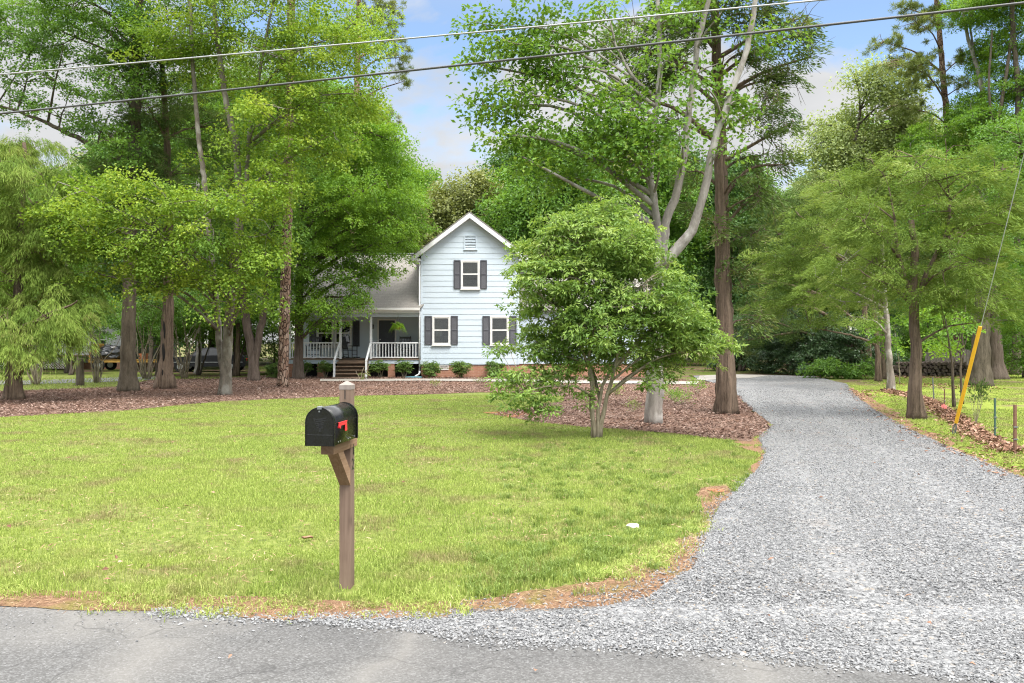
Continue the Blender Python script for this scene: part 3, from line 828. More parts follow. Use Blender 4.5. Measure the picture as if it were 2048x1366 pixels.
# ================================================================== SHRUB TREE ON THE LAWN
tree('magnolia_tree', 'small multi stemmed glossy leaved tree standing on the lawn in front of the house corner', 'tree', (1193, 876), None,
     [([(1188, 876), (1183, 815), (1185, 760), (1160, 690), (1130, 610), (1110, 540)], .045, .014),
      ([(1194, 876), (1197, 820), (1205, 770), (1245, 715), (1300, 660), (1350, 620)], .042, .013),
      ([(1198, 876), (1207, 815), (1222, 765), (1238, 690), (1250, 600), (1265, 500)], .046, .013),
      ([(1185, 876), (1186, 800), (1178, 730), (1186, 640), (1200, 540), (1215, 450)], .038, .012),
      ([(1192, 800, 0), (1150, 772, -.2), (1095, 770, -.4), (1040, 782, -.5)], .025, .010),
      ([(1200, 800), (1192, 750, .5), (1170, 690, .9), (1180, 620, 1.2)], .035, .012)],
     [(1085, 520, 62, 60), (1150, 490, 80, 60), (1215, 455, 55, 52), (1255, 490, 62, 50), (1105, 612, 74, 60, None, 1.4), (1190, 580, 90, 70, .2, 1.5), (1275, 575, 70, 56, None, 1.3),
      (1340, 620, 75, 55), (1130, 680, 80, 50, .2, 1.6), (1240, 660, 90, 55, .2, 1.6), (1370, 690, 75, 40), (1430, 695, 40, 24), (1085, 690, 50, 42), (1030, 752, 38, 28, None, .8), (1050, 505, 32, 34, None, .9), (1042, 632, 24, 22, None, .6), (1020, 700, 26, 13, None, .8), (1312, 535, 46, 42, -.1), (1150, 560, 70, 60, -.4), (1330, 655, 60, 40, -.2), (1180, 660, 80, 46, -.5), (1240, 500, 60, 50, -.3), (1260, 620, 70, 46, -.5), (1130, 470, 44, 44, -.2), (1380, 660, 50, 34, .2),
      (1060, 770, 60, 40, -.4), (1020, 800, 40, 20, -.5, .9), (1085, 812, 36, 20, -.5, .9), (1110, 740, 60, 36), (1270, 715, 80, 32, None, 1.3), (1180, 735, 55, 30, None, 1.0), (1330, 730, 60, 26), (1050, 585, 28, 34, None, .7), (1045, 540, 28, 30, None, .7),
      (1230, 415, 36, 30, 0, .9), (1180, 435, 40, 30), (1250, 440, 36, 32), (1110, 450, 40, 36), (1350, 592, 34, 26), (1420, 660, 30, 26), (990, 695, 26, 12, 0, .8), (1390, 640, 40, 36), (1165, 790, 30, 26, None, .6), (1455, 690, 18, 12, 0, .9), (1300, 760, 36, 16, None, .7)],
     'tea', 'tea', 'stem', 21, dens=.68, flare=.3, flute=.05, limb=.014, twig=.35, twr=.004, rootz=.2)

# ================================================================== GREY MAPLE AND CEDAR
tree('maple_tree', 'smooth pale grey maple forking into three tall stems in the driveway mulch bed', 'tree', (1307, 848), None,
     [([(1307, 848), (1309, 760), (1312, 640), (1319, 560), (1324, 515)], .195, .15),
      ([(1320, 535), (1315, 455), (1301, 345), (1303, 260), (1316, 190), (1320, 80), (1313, -10), (1308, -90)], .095, .04),
      ([(1324, 530), (1330, 450), (1349, 400), (1365, 330), (1376, 240), (1388, 150), (1396, 80), (1416, 10), (1430, -80)], .105, .045),
      ([(1326, 530, -.1), (1352, 500, -.15), (1380, 462, -.2), (1397, 412, -.2), (1409, 355, -.2), (1424, 290, -.2), (1447, 222, -.2), (1464, 170, -.2), (1490, 100, -.2), (1506, 0, -.2), (1515, -80)], .112, .04),
      ([(1316, 200), (1275, 165), (1240, 110), (1220, 40)], .05, .02)],
     [(975, 50, 48, 42, 0, .9), (1030, 100, 62, 40), (965, 130, 38, 30, 0, .8), (985, 215, 48, 36), (1045, 190, 60, 42), (1090, 50, 70, 48), (1130, 130, 70, 45, 0, .8), (1000, 275, 50, 24), (1080, 280, 60, 34), (1120, 340, 56, 40, .6),
      (1170, 270, 70, 45), (1180, 40, 70, 45, 0, .6), (1240, 190, 60, 40, None, .5), (1260, 250, 70, 45, -.8), (1220, 330, 60, 40, None, .9), (1300, 280, 50, 40, -.8, .7), (1340, 40, 60, 40, 0, .5), (1430, 130, 40, 34, 0, .6), (1480, 200, 45, 38, 0, .7), (1450, 245, 34, 30, 0, .7), (1520, 60, 50, 40, 0, .45), (1340, 210, 40, 30, -.6, .6), (1200, 400, 50, 36, .6, .8), (1270, 380, 40, 34, .8, .7), (1280, 120, 50, 36, 0, .4), (1390, -30, 120, 36, 0, .7), (1100, -50, 130, 40, 0, .7), (1320, 150, 46, 34, -.9, .5), (1385, 200, 40, 34, -1, .45), (1300, 340, 46, 34, -1.0, .8), (1240, 300, 60, 40, -.8, .9), (1170, 200, 60, 40, -.5, .8), (1090, 130, 60, 40), (1060, 330, 40, 24), (1340, 300, 34, 40, -1, .6), (1420, 60, 36, 30, -.6, .5), (1440, 300, 30, 26, -.8, .5)],
     'airy', 'fresh', 'grey', 22, dens=2.4, bumpy=.05, flute=.05, flare=.18, twig=.5, twr=.008, limb=.024)

tree('cedar_tree', 'big cedar with stringy fluted trunk and ragged dark crown beside the driveway bend', 'tree', (1453, 828), None,
     [([(1453, 828), (1452, 740), (1449, 640), (1445, 500), (1443, 380), (1440, 250), (1433, 100), (1426, -30), (1420, -120)], .235, .08)],
     [(1240, 90, 60, 36, None, 1.0), (1310, 140, 64, 40, None, 1.1), (1300, 40, 70, 40), (1390, 60, 60, 50, -.8, 1.1), (1500, 40, 70, 40, None, 1.1), (1575, 80, 42, 44), (1560, 150, 46, 40), (1530, 220, 50, 50, None, .75), (1575, 250, 28, 40, None, .7), (1520, 310, 50, 40, None, .55), (1570, 330, 36, 24, None, .5),
      (1490, 400, 50, 36, None, .8), (1540, 400, 34, 24, None, .8), (1390, 330, 40, 40, .8, .7), (1400, 420, 30, 30, .6, .6), (1600, 30, 30, 24), (1420, -60, 120, 44), (1500, 470, 46, 30, None, 1), (1340, 90, 50, 60, .8, .9), (1450, 10, 60, 30, -1.0), (1425, 150, 40, 36, -1.0, .8), (1480, 120, 40, 40, -.8, .9), (1240, 180, 46, 34, .6, .8), (1340, 220, 40, 36, .8, .8), (1620, 110, 20, 26), (1440, 240, 34, 24, -.9, .6), (1475, 545, 34, 40, -.3, .8), (1425, 470, 26, 30, -.6, .5), (1500, 640, 34, 30, .2, .8), (1470, 360, 30, 30, -.6, .5)],
     'darkcedar', 'cedar', 'cedar', 23, dens=1.0, flute=.17, nf=6, flare=.22, bumpy=.05, twig=.9, twr=.010, limb=.03, deadtwigs=1100)

# ================================================================== RIGHT SIDE
tree('juniper_tree', 'broad juniper with feathery dull green crown on the grass strip right of the driveway', 'tree', (1835, 838), None,
     [([(1835, 838), (1832, 780), (1833, 730), (1830, 660), (1826, 590), (1830, 520), (1822, 440)], .15, .06),
      ([(1828, 620), (1855, 540), (1890, 470), (1900, 400)], .06, .03), ([(1828, 600), (1800, 520), (1790, 440)], .05, .03),
      ([(1832, 690), (1870, 665), (1905, 650), (1960, 645)], .03, .012)],
     [(1830, 350, 100, 50), (1740, 390, 80, 50), (1900, 400, 85, 50), (1800, 450, 100, 46), (1890, 480, 90, 46), (1960, 440, 70, 55), (2020, 480, 70, 60), (1720, 470, 70, 42), (1690, 430, 44, 40), (1760, 530, 100, 36),
      (1850, 550, 90, 34), (1940, 540, 80, 40), (2010, 570, 70, 40), (1800, 590, 70, 26), (1720, 560, 60, 30), (1960, 610, 60, 24), (1880, 600, 60, 24), (1960, 360, 60, 46), (2030, 400, 50, 50), (1770, 320, 60, 36), (1880, 310, 60, 36), (2040, 620, 40, 24)],
     'juniper', 'juniper', 'cedar', 31, dens=1.0, flute=.12, twig=.5)

CED = 'cedars along the far side of the driveway'
tree('cedar_tree', 'lichen spotted slender pale trunk, frontmost of the cedars beyond the driveway bend', 'tree', (1782, 783), None,
     [([(1782, 783), (1779, 730), (1776, 680), (1768, 560), (1760, 420)], .12, .05)],
     [(1740, 560, 60, 36), (1690, 520, 60, 40), (1760, 480, 60, 40), (1700, 600, 56, 28), (1660, 560, 50, 36), (1760, 420, 50, 40), (1720, 640, 40, 20, None, .8)],
     'juniper', 'juniper', 'lichen', 32, CED, dens=.9)
tree('cedar_tree', 'slender brown cedar trunk leaning beside the dark laurels, second beyond the driveway bend', 'tree', (1757, 768), 35,
     [([(1757, 766), (1755, 700), (1752, 640), (1730, 520), (1720, 380)], .12, .05), ([(1753, 690), (1720, 676), (1670, 664), (1620, 655)], .06, .02)],
     [(1640, 500, 70, 46), (1580, 540, 64, 40), (1690, 440, 60, 46), (1620, 590, 70, 36), (1560, 600, 54, 34), (1660, 380, 56, 46), (1600, 450, 56, 40), (1550, 500, 44, 40), (1650, 640, 60, 20)],
     'cedar', 'juniper', 'cedar', 33, CED)
tree('cedar_tree', 'straight bare orange brown cedar trunk just left of the lichen spotted one', 'tree', (1769, 762), 37,
     [([(1768, 762), (1766, 690), (1762, 600), (1760, 430)], .11, .05)],
     [(1780, 470, 60, 46), (1820, 520, 50, 40), (1760, 560, 50, 36), (1730, 400, 50, 46)],
     'cedar', 'cedar', 'cedar', 34, CED)
tree('cedar_tree', 'short thick cedar trunk rising from the dark laurels beyond the driveway', 'tree', (1738, 752), 42,
     [([(1738, 752), (1735, 700), (1728, 600), (1715, 430)], .19, .08)],
     [(1560, 420, 50, 46), (1620, 400, 60, 50), (1540, 470, 44, 40), (1590, 500, 50, 40), (1680, 460, 60, 50), (1520, 560, 40, 40), (1510, 620, 40, 34), (1560, 650, 50, 26), (1500, 680, 30, 26)],
     'cedar', 'cedar', 'cedar', 35, CED, dens=1.1)
tree('laurel_sapling', 'bright yellow green sapling in front of the cedar trunks beyond the driveway', 'sapling', (1800, 770), 33,
     [([(1800, 772), (1797, 720), (1790, 665)], .02, .01)],
     [(1755, 668, 38, 14, 0, .7), (1785, 690, 28, 10, 0, .7), (1740, 650, 26, 10, 0, .7), (1790, 650, 30, 12, 0, .6)], 'green', 'bright', 'stem', 36)

# tall trees behind on the right
tree('pine_tree', 'tall pine with ragged tiers of needles standing against the sky beyond the driveway', 'tree', (1915, 740), 46,
     [([(1915, 742), (1905, 500), (1894, 250), (1882, 100), (1872, -10), (1868, -90)], .24, .11),],
     [(1770, 95, 44, 14, None, 1.3), (1815, 60, 44, 16, None, 1.3), (1830, 115, 50, 14, None, 1.2), (1790, 150, 56, 16, None, 1.3), (1840, 170, 40, 16), (1820, 215, 46, 16), (1930, 120, 50, 16), (1900, 20, 50, 22), (1850, 20, 34, 20, None, 1.2), (1940, 165, 44, 16), (1870, -50, 70, 30), (1800, 20, 30, 12)],
     'pine', 'needle', 'pine', 41, dens=2.2, twig=.8, limb=.022)
tree('deciduous_tree', 'pale olive green leafy tree behind the cedars, its crown edging the blue sky', 'tree', (1690, 738), 50,
     [([(1690, 740), (1692, 560), (1700, 380), (1720, 220)], .25, .08)],
     [(1650, 290, 56, 46), (1720, 250, 60, 46), (1690, 350, 80, 55), (1770, 300, 60, 55), (1640, 370, 50, 44), (1740, 190, 44, 30), (1780, 215, 44, 34), (1630, 245, 24, 20, None, .8), (1810, 340, 60, 50), (1760, 380, 60, 46), (1700, 160, 24, 18), (1620, 420, 40, 40), (1840, 240, 50, 44), (1790, 260, 50, 40), (1860, 310, 60, 44), (1800, 170, 40, 34), (1750, 150, 30, 26)],
     'big', 'pale', 'oak', 42, dens=1.5)
tree('deciduous_tree', 'pale stemmed bright leaved tree behind the juniper, left one of the pair', 'tree', (1975, 735), 44,
     [([(1975, 737), (1972, 500), (1969, 260), (1960, 160), (1935, 70), (1915, -40)], .22, .07), ([(1966, 190), (1950, 120), (1940, 40), (1944, -40)], .07, .04)],
     [(1930, 260, 60, 46), (1900, 300, 50, 40), (1960, 210, 50, 40, 1), (1930, 30, 60, 40), (1990, 20, 50, 40), (1980, 100, 40, 40, 1), (1960, 320, 60, 40), (1860, 270, 40, 36), (1990, -40, 90, 40)],
     'green', 'bright', 'grey', 43, dens=1.9)
tree('deciduous_tree', 'pale stemmed leafy tree in the top right corner of the view behind the juniper', 'tree', (2030, 732), 42,
     [([(1998, 736), (1992, 500), (1990, 280), (2004, 200), (2022, 80), (2030, -40)], .18, .06), ([(1992, 290), (1982, 230), (1978, 160), (1985, 60)], .08, .04), ([(2032, 736), (2034, 500), (2036, 200), (2026, 60), (2020, -60)], .2, .1)],
     [(2030, 160, 60, 60), (2060, 280, 70, 60), (2000, 250, 40, 40, 1), (2050, 60, 60, 50), (2000, 330, 50, 40), (2110, 150, 70, 90), (2100, 340, 70, 60), (2050, -40, 90, 50)],
     'green', 'bright', 'oak', 44, dens=1.9)
tree('oak_tree', 'massive grey trunk with flared roots behind the yellow guy marker', 'tree', (1962, 775), 32.5,
     [([(1960, 775), (1962, 700), (1966, 600), (1968, 500), (1972, 430)], .42, .15)],
     [(1950, 330, 110, 60), (2040, 300, 100, 70), (1990, 430, 90, 50), (2080, 430, 80, 60), (1900, 420, 60, 50, 1.5), (2060, 560, 60, 50, 1), (2080, 640, 50, 26, 1)],
     'maple', 'green', 'oak', 45, flare=.35, flute=.06)
tree('oak_tree', 'second thick grey trunk close behind the massive one at the right edge', 'tree', (1990, 762), 37,
     [([(1990, 762), (1988, 690), (1985, 560), (1990, 470)], .40, .15)],
     [(2060, 480, 90, 60), (1990, 500, 80, 50), (1930, 560, 60, 40), (2040, 620, 60, 30)],
     'maple', 'green', 'dark', 46, flare=.3)
for i, (px, py, lab) in enumerate([(1908, 815, 'thin dark sapling leaning left of the yellow guy marker'), (1925, 808, 'thin dark sapling right behind the yellow guy marker')]):
    tree('sapling', lab, 'sapling', (px, py), None, [([(px, py), (px - 3, py - 70), (px - 14 + 16 * i, py - 150), (px - 30 + 40 * i, py - 230)], .035, .012), ([(px - 2, py - 80), (px + 12, py - 150), (px + 24, py - 200)], .018, .008)],
         [(px - 40, 680, 44, 18, None, .6), (px + 10, 650, 44, 18, None, .6), (px - 20, 620, 40, 18, None, .6)], 'green', 'bright', 'dark', 60 + i, twig=.5, twr=.005)

# dark laurels beyond the bend
for i, (px, Y, w, hgt, lab) in enumerate([
        (1478, 47, 52, 110, 'dark laurel bush at the far end of the driveway beside the big cedar trunk'),
        (1540, 45, 64, 130, 'dark laurel bush in the middle of the hedge beyond the driveway bend'),
        (1606, 43, 64, 120, 'dark rounded laurel bush bulging out to the driveway edge'),
        (1675, 41.5, 60, 120, 'dark laurel bush directly left of the short thick cedar trunk'),
        (1740, 43, 54, 100, 'dark laurel bush at the woodpile end of the hedge')]):
    yb = CY + (CH - .09) / Y * F
    tree('laurel_bush', lab, 'bush', (px, yb), Y, [([(px, yb), (px + 4, yb - 40), (px - 6, yb - 80)], .08, .03), ([(px + 3, yb), (px + 20, yb - 30), (px + 30, yb - 70)], .06, .03)],
         [(px, yb - 28, w, 32), (px - w * .4, yb - hgt * .5, w * .7, 34), (px + w * .4, yb - hgt * .5, w * .7, 34), (px, yb - hgt * .8, w * .75, 34)], 'laurel', 'laurel', 'dark', 70 + i, 'laurel hedge beyond the driveway', twig=.1)
for i, (px, py, lab) in enumerate([(1640, 752, 'low glossy green plant at the gravel edge before the laurels'), (1712, 756, 'low leafy green plant beside the leaning cedar trunk')]):
    tree('low_shrub', lab, 'shrub', (px, py), 38, [([(px, py), (px + 2, py - 20)], .02, .01)], [(px, py - 16, 34, 16), (px + 24, py - 22, 26, 18), (px - 20, py - 10, 24, 10)], 'laurel', 'green', 'stem', 80 + i)

# ================================================================== WOODS BEHIND
def crown_lumps(rng, hgt, wid, n, low=.25):
    out = []
    for i in range(n):
        t = rng.uniform(low, 1.0)
        rr = wid * (0.25 + 0.75 * math.sin(PI * min(1, (t - low) / (1 - low) * .85 + .15))) * .62
        a = rng.uniform(0, 2 * PI); q = rng.uniform(.15, .8)
        out.append((rr * q * math.cos(a), rr * q * math.sin(a), hgt * t * .94, wid * rng.uniform(.26, .4), wid * rng.uniform(.26, .4), hgt * rng.uniform(.07, .11)))
    return out
protos = []
for i, (hgt, wid, sty, lf, bk, n, low) in enumerate([(15, 5.0, 'big', 'green', 'dark', 20, .18), (17, 5.2, 'big', 'bright', 'oak', 22, .2), (14.5, 4.6, 'big', 'olive', 'oak', 20, .15), (13, 4.4, 'big', 'deep', 'dark', 20, .08)]):
    rng = rs(300 + i)
    o = local_tree('woodland_tree', (0, 0, 0), [([(0, 0, -.1), (.1, .05, hgt * .3), (-.15, .1, hgt * .6), (.05, 0, hgt * .92)], .24, .05)], crown_lumps(rng, hgt, wid, n, low), sty, lf, bk, 310 + i, dens=1.0, twig=.15)
    protos.append(o)
WL = ['green leafy tree in the dense woods at the back of the property', 'bright leafy tree in the dense woods at the back of the property',
      'olive green tree in the dense woods at the back of the property', 'deep green tree in the dense woods at the back of the property']
used = [False] * 4
rng = rs(7)
def put(kind, x, y, s, rz, label=None):
    o = protos[kind]
    if used[kind]: o = copy_tree(o)
    used[kind] = True
    o.location = (x, y, h1(x, y)); o.scale = (s, s, s * 1.0); o.rotation_euler = (0, 0, rz)
    tag(o, label or WL[kind], 'tree', 'woods behind the house')
# tops: (px range) -> allowed photo row of the crown top
def top_row(px):
    return float(np.interp(px, [-600, 0, 170, 500, 640, 760, 850, 880, 940, 1000, 1060, 1110, 1200, 1480, 1560, 1620, 1700, 2100, 2700], [300, 330, 310, 150, 160, 240, 400, 345, 335, 330, 300, 270, 250, 330, 400, 380, 260, 200, 150]))
HG = [15.4, 17.4, 14.8, 13.3]
for row, (Y, step, x0, x1) in enumerate([(50, 4.6, -44, -11), (57, 5.0, -50, 52), (66, 5.6, -58, 60), (80, 7, -74, 78)]):
    x = x0
    while x < x1:
        xx = x + rng.uniform(-1.2, 1.2); yy = Y + rng.uniform(-2.5, 2.5)
        px = CX + xx / yy * F
        kind = int(rng.choice([0, 1, 2, 3], p=[.36, .2, .16, .28]))
        if 860 < px < 1000: kind = 2
        ztop = CH + (CY - top_row(px) - rng.uniform(-40, 10)) / F * yy
        s = max(.5, min(1.7, ztop / HG[kind]))
        if yy < 53 and -13 < xx < 14: x += step; continue
        put(kind, xx, yy, s, rng.uniform(0, 6.28))
        x += step
# bright trees seen directly over the right slope of the roof
tree('deciduous_tree', 'mid green tree rising directly behind the gable, right of the olive pines', 'tree', (1085, 740), 50,
     [([(1085, 742), (1082, 600), (1085, 450), (1090, 300)], .25, .08)],
     [(1010, 430, 50, 44), (1070, 400, 70, 55), (1130, 380, 60, 60), (1040, 340, 50, 44), (1100, 310, 60, 50), (1000, 480, 50, 36), (1060, 480, 70, 50), (1140, 460, 70, 60), (1160, 320, 60, 50), (1200, 400, 60, 60), (1240, 480, 70, 60), (1230, 560, 70, 50)],
     'big', 'green', 'oak', 51, dens=1.25)
tree('deciduous_tree', 'olive toned tree peeking over the roof left of the gable peak', 'tree', (920, 740), 56,
     [([(905, 740), (905, 560), (908, 420)], .25, .08)],
     [(900, 395, 44, 40), (950, 375, 40, 34), (870, 440, 40, 40), (925, 430, 50, 44), (975, 380, 34, 30), (880, 490, 50, 36), (960, 440, 44, 40)],
     'big', 'olive', 'oak', 52, dens=1.15)
# understory bushes filling the left wood
for i, (px, Y, w, hgt, lf) in enumerate([(20, 44, 90, 120, 'green'), (312, 41, 70, 150, 'green'), (465, 41.5, 80, 170, 'green'), (545, 43.5, 80, 180, 'fresh'), (140, 42, 80, 190, 'green'), (395, 41.8, 70, 180, 'fresh'), (640, 54, 80, 150, 'deep'),
                                         (1840, 50, 80, 130, 'green'), (1925, 47, 80, 140, 'green'), (2010, 50, 90, 160, 'green'), (2090, 46, 90, 160, 'green'), (1770, 52, 80, 140, 'deep'), (1860, 44, 60, 150, 'fresh'), (2046, 38.5, 56, 160, 'fresh')]):
    yb = CY + (CH - .09) / Y * F
    lab = ['leafy understory bush behind the feathery cedar at the left edge', 'leafy understory bush behind the hollow cedar', 'dark leafy bush behind the leaning grey maple', 'leafy green bush in the gap between the forked tree and the pine',
           'tall dark bush in front of the grey neighbouring house', 'tall leafy bush above the parked dark car', 'dark leafy bush behind the porch end of the house',
           'leafy bush behind the woodpile', 'leafy bush between the woodpile and the massive grey trunk', 'leafy bush behind the two thick grey trunks', 'leafy bush past the two thick grey trunks at the right edge', 'dark leafy bush left of the woodpile', 'fresh green bush directly above the firewood', 'fresh green bush beside the second thick grey trunk at the right edge'][i]
    up = {1: 66, 2: 50, 3: 26, 4: 66, 5: 62}.get(i, 0)
    tree('understory_bush', lab, 'bush', (px, yb), Y, [([(px, yb), (px + 4, yb - 50), (px - 6, yb - hgt * .7)], .06, .02), ([(px + 3, yb), (px + 20, yb - 50), (px + 40, yb - hgt * .6)], .05, .02)],
         [(px - w * .3, yb - 40 - up, w * .7, 40), (px + w * .4, yb - 44 - up, w * .7, 40), (px, yb - hgt * .6 - up * .5, w * .8, 44), (px - w * .4, yb - hgt * .8, w * .6, 44), (px + w * .4, yb - hgt * .85, w * .6, 40)], 'green', lf, 'dark', 90 + i, 'understory bushes in the wood', dens=.8, twig=.2)

# ================================================================== GROUND
def gpoly(pts): return [(g.x, g.y) for g in (G(*p) for p in pts)]

def inside(poly, x, y):
    poly = np.asarray(poly); r = np.zeros(len(x), bool)
    n = len(poly); j = n - 1
    for i in range(n):
        xi, yi = poly[i]; xj, yj = poly[j]
        if yi != yj:
            c = ((yi > y) != (yj > y)) & (x < (xj - xi) * (y - yi) / (yj - yi) + xi)
            r ^= c
        j = i
    return r

def rough_edge(poly, amp, step, seed):
    """densify an outline and push it in and out a little"""
    rng = rs(seed); out = []
    n = len(poly)
    for i in range(n):
        a = np.array(poly[i]); b = np.array(poly[(i + 1) % n]); Ln = np.linalg.norm(b - a)
        d = max(np.hypot(*((a + b) / 2)), 4)
        st = step * max(1, d / 10); m = max(1, int(Ln / st))
        nrm = np.array([-(b - a)[1], (b - a)[0]]) / (Ln + 1e-9)
        for k in range(m):
            p = a + (b - a) * k / m
            s = mathutils.noise.noise(Vector((p[0] * 1.1 + seed, p[1] * 1.1, 0))) + .6 * mathutils.noise.noise(Vector((p[0] * 3.7, p[1] * 3.7 + seed, 2)))
            out.append(tuple(p + nrm * amp * max(1, min(2.2, d / 9)) * s))
    return out

def sheet(name, poly, off, mat, step=0.6, kind='structure'):
    bm = bmesh.new()
    n = len(poly)
    cv, _e, cf, *_r = mathutils.geometry.delaunay_2d_cdt([Vector(p) for p in poly], [(i, (i + 1) % n) for i in range(n)], [], 0, 1e-5)
    vs = [bm.verts.new((q.x, q.y, 0)) for q in cv]
    cen = np.array([[sum(cv[i].x for i in t) / 3, sum(cv[i].y for i in t) / 3] for t in cf])
    ok = inside(poly, cen[:, 0], cen[:, 1])
    for t, k in zip(cf, ok):
        if k: bm.faces.new([vs[i] for i in t])
    bmesh.ops.delete(bm, geom=[w for w in bm.verts if not w.link_faces], context='VERTS')
    xs = [p[0] for p in poly]; ys = [p[1] for p in poly]
    def cuts(lo, hi, nr):
        c = lo; out = []
        while c < hi:
            c += step * max(1, abs(c) / 9); out.append(c)
        return out
    def geom(): return bm.verts[:] + bm.edges[:] + bm.faces[:]
    for c in cuts(max(min(ys), 3), min(max(ys), 60), 0): bmesh.ops.bisect_plane(bm, geom=geom(), plane_co=(0, c, 0), plane_no=(0, 1, 0), dist=1e-5)
    x = 0
    for sgn in (1, -1):
        for c in [0] + cuts(0, min(25, max(xs) if sgn > 0 else -min(xs)), 0): bmesh.ops.bisect_plane(bm, geom=geom(), plane_co=(sgn * c, 0, 0), plane_no=(1, 0, 0), dist=1e-5)
    bmesh.ops.triangulate(bm, faces=bm.faces[:])
    v = np.array([w.co for w in bm.verts]); z = H(v[:, 0], v[:, 1]) + off
    for w, q in zip(bm.verts, z): w.co.z = q
    bmesh.ops.recalc_face_normals(bm, faces=bm.faces[:])
    if sum(f.normal.z * f.calc_area() for f in bm.faces) < 0: bmesh.ops.reverse_faces(bm, faces=bm.faces[:])
    me = bpy.data.meshes.new(name); bm.to_mesh(me); bm.free()
    for p in me.polygons: p.use_smooth = True
    me.materials.append(mat)
    o = link(name, me); tag(o, kind=kind)
    return o

def ground_sheet():
    gx = np.unique(np.concatenate([np.arange(-24, 24.1, .5), np.linspace(-400, -24, 40), np.linspace(24, 400, 40)]))
    gy = np.unique(np.concatenate([np.arange(-2, 46.1, .5), np.linspace(-150, -2, 20), np.linspace(46, 600, 50)]))
    X, Yg = np.meshgrid(gx, gy); Z = H(X, Yg) - 0.012
    V = np.stack([X, Yg, Z], 2).reshape(-1, 3); nx = len(gx)
    i, j = np.meshgrid(np.arange(nx - 1), np.arange(len(gy) - 1)); a = (j * nx + i).ravel()
    mb = MB(); mb.add(V, np.stack([a, a + 1, a + nx + 1, a + nx], 1))
    tag(mb.build('ground', M['forest_floor'], smooth=True), kind='structure')
ground_sheet()

lawn_front = [(-900, 1196), (0, 1199), (250, 1209), (500, 1224), (700, 1227), (900, 1223), (1180, 1211), (1290, 1186), (1380, 1140), (1408, 1060), (1450, 1000), (1510, 950), (1532, 910), (1515, 880), (1545, 850)]
LAWN = rough_edge(gpoly(lawn_front + [(1300, 800), (1200, 779), (900, 774), (400, 785), (0, 812), (-900, 868)]), .05, .25, 3)
MULCH = rough_edge(gpoly([(-700, 875), (-300, 852), (0, 835), (120, 829), (250, 822), (350, 812), (450, 803), (600, 797), (800, 790), (960, 785), (1050, 789), (1130, 793), (1120, 803), (1060, 815), (985, 830), (1060, 845), (1200, 857), (1350, 868), (1450, 880), (1500, 884), (1545, 852), (1500, 818), (1478, 795), (1440, 770), (1400, 761), (1330, 757)])
        + [(6, 42), (-12, 43)] + gpoly([(500, 754), (440, 758), (300, 761), (230, 775), (100, 780), (0, 783), (-700, 808)]), .09, .35, 5)
SOIL = rough_edge(gpoly([(880, 1236), (1180, 1224), (1300, 1200), (1392, 1146), (1412, 1075), (1430, 1032), (1470, 986), (1452, 972), (1400, 978), (1405, 1020), (1385, 1070), (1330, 1100), (1270, 1130), (1200, 1162), (1060, 1182), (980, 1196), (900, 1204)]), .07, .12, 6)
SOIL2 = rough_edge(gpoly([(-900, 1218), (0, 1216), (250, 1226), (560, 1244), (900, 1240), (900, 1206), (700, 1206), (560, 1200), (420, 1196), (250, 1190), (0, 1186), (-900, 1184)]), .05, .12, 8)
DRIVE = rough_edge(gpoly([(300, 1224), (400, 1219), (470, 1221), (500, 1232), (560, 1239), (640, 1231), (760, 1229), (900, 1233), (1050, 1228), (1180, 1221), (1300, 1196), (1388, 1142), (1410, 1078), (1428, 1034), (1468, 986), (1514, 949), (1534, 912), (1520, 880), (1545, 850), (1500, 817), (1478, 792), (1440, 768), (1400, 759), (1385, 752), (1480, 749), (1560, 751), (1625, 753), (1690, 768), (1702, 790), (1742, 820), (1802, 855), (1900, 900), (2048, 962), (2300, 1052), (2700, 1220), (2700, 1400), (2300, 1392), (2048, 1372), (1700, 1333), (1400, 1304), (1000, 1284), (800, 1256), (620, 1243), (480, 1237), (300, 1226)]), .06, .2, 9)
RLAWN = rough_edge(gpoly([(1690, 766), (1704, 790), (1745, 820), (1806, 855), (1904, 900), (2052, 962), (2300, 1050), (2900, 1250), (3200, 900), (2500, 752), (2048, 741), (1860, 745), (1760, 757)]), .06, .3, 10)
sheet('lawn', LAWN, 0.002, M['lawn'], .5)
sheet('side_lawn', RLAWN, 0.002, M['moss'], .8)
sheet('bare_soil', SOIL, 0.008, M['soil'], .5)
SOIL3 = rough_edge(gpoly([(1672, 764), (1716, 782), (1780, 818), (1842, 856), (1932, 902), (2080, 964), (2060, 980), (1895, 908), (1795, 866), (1732, 830), (1688, 792), (1660, 770)]), .10, .15, 15)
sheet('bare_soil', SOIL3, 0.0085, M['soil'], .5)
SOIL4 = rough_edge(gpoly([(1505, 815), (1552, 848), (1530, 884), (1542, 915), (1524, 950), (1500, 945), (1512, 915), (1490, 890), (1450, 884), (1500, 872)]), .10, .12, 16)
sheet('bare_soil', SOIL4, 0.0088, M['soil'], .5)
sheet('road_verge', SOIL2, 0.019, M['soil'], .5)
sheet('mulch_bed', MULCH, 0.0125, M['mulch'], .8)
sheet('driveway', DRIVE, 0.0165, M['gravel'], .5)
DRIVE_IN = gpoly([(1390, 762), (1400, 752), (1480, 749.5), (1540, 751.5), (1500, 757), (1450, 759)])
sheet('parking_pad', DRIVE_IN, 0.026, M['concrete'], 2)
WALK = gpoly([(640, 759.5), (1000, 760), (1200, 763), (1398, 765), (1394, 770.5), (1200, 768.5), (1000, 765), (640, 764)])
sheet('walkway', WALK, 0.045, M['concrete'], 2)
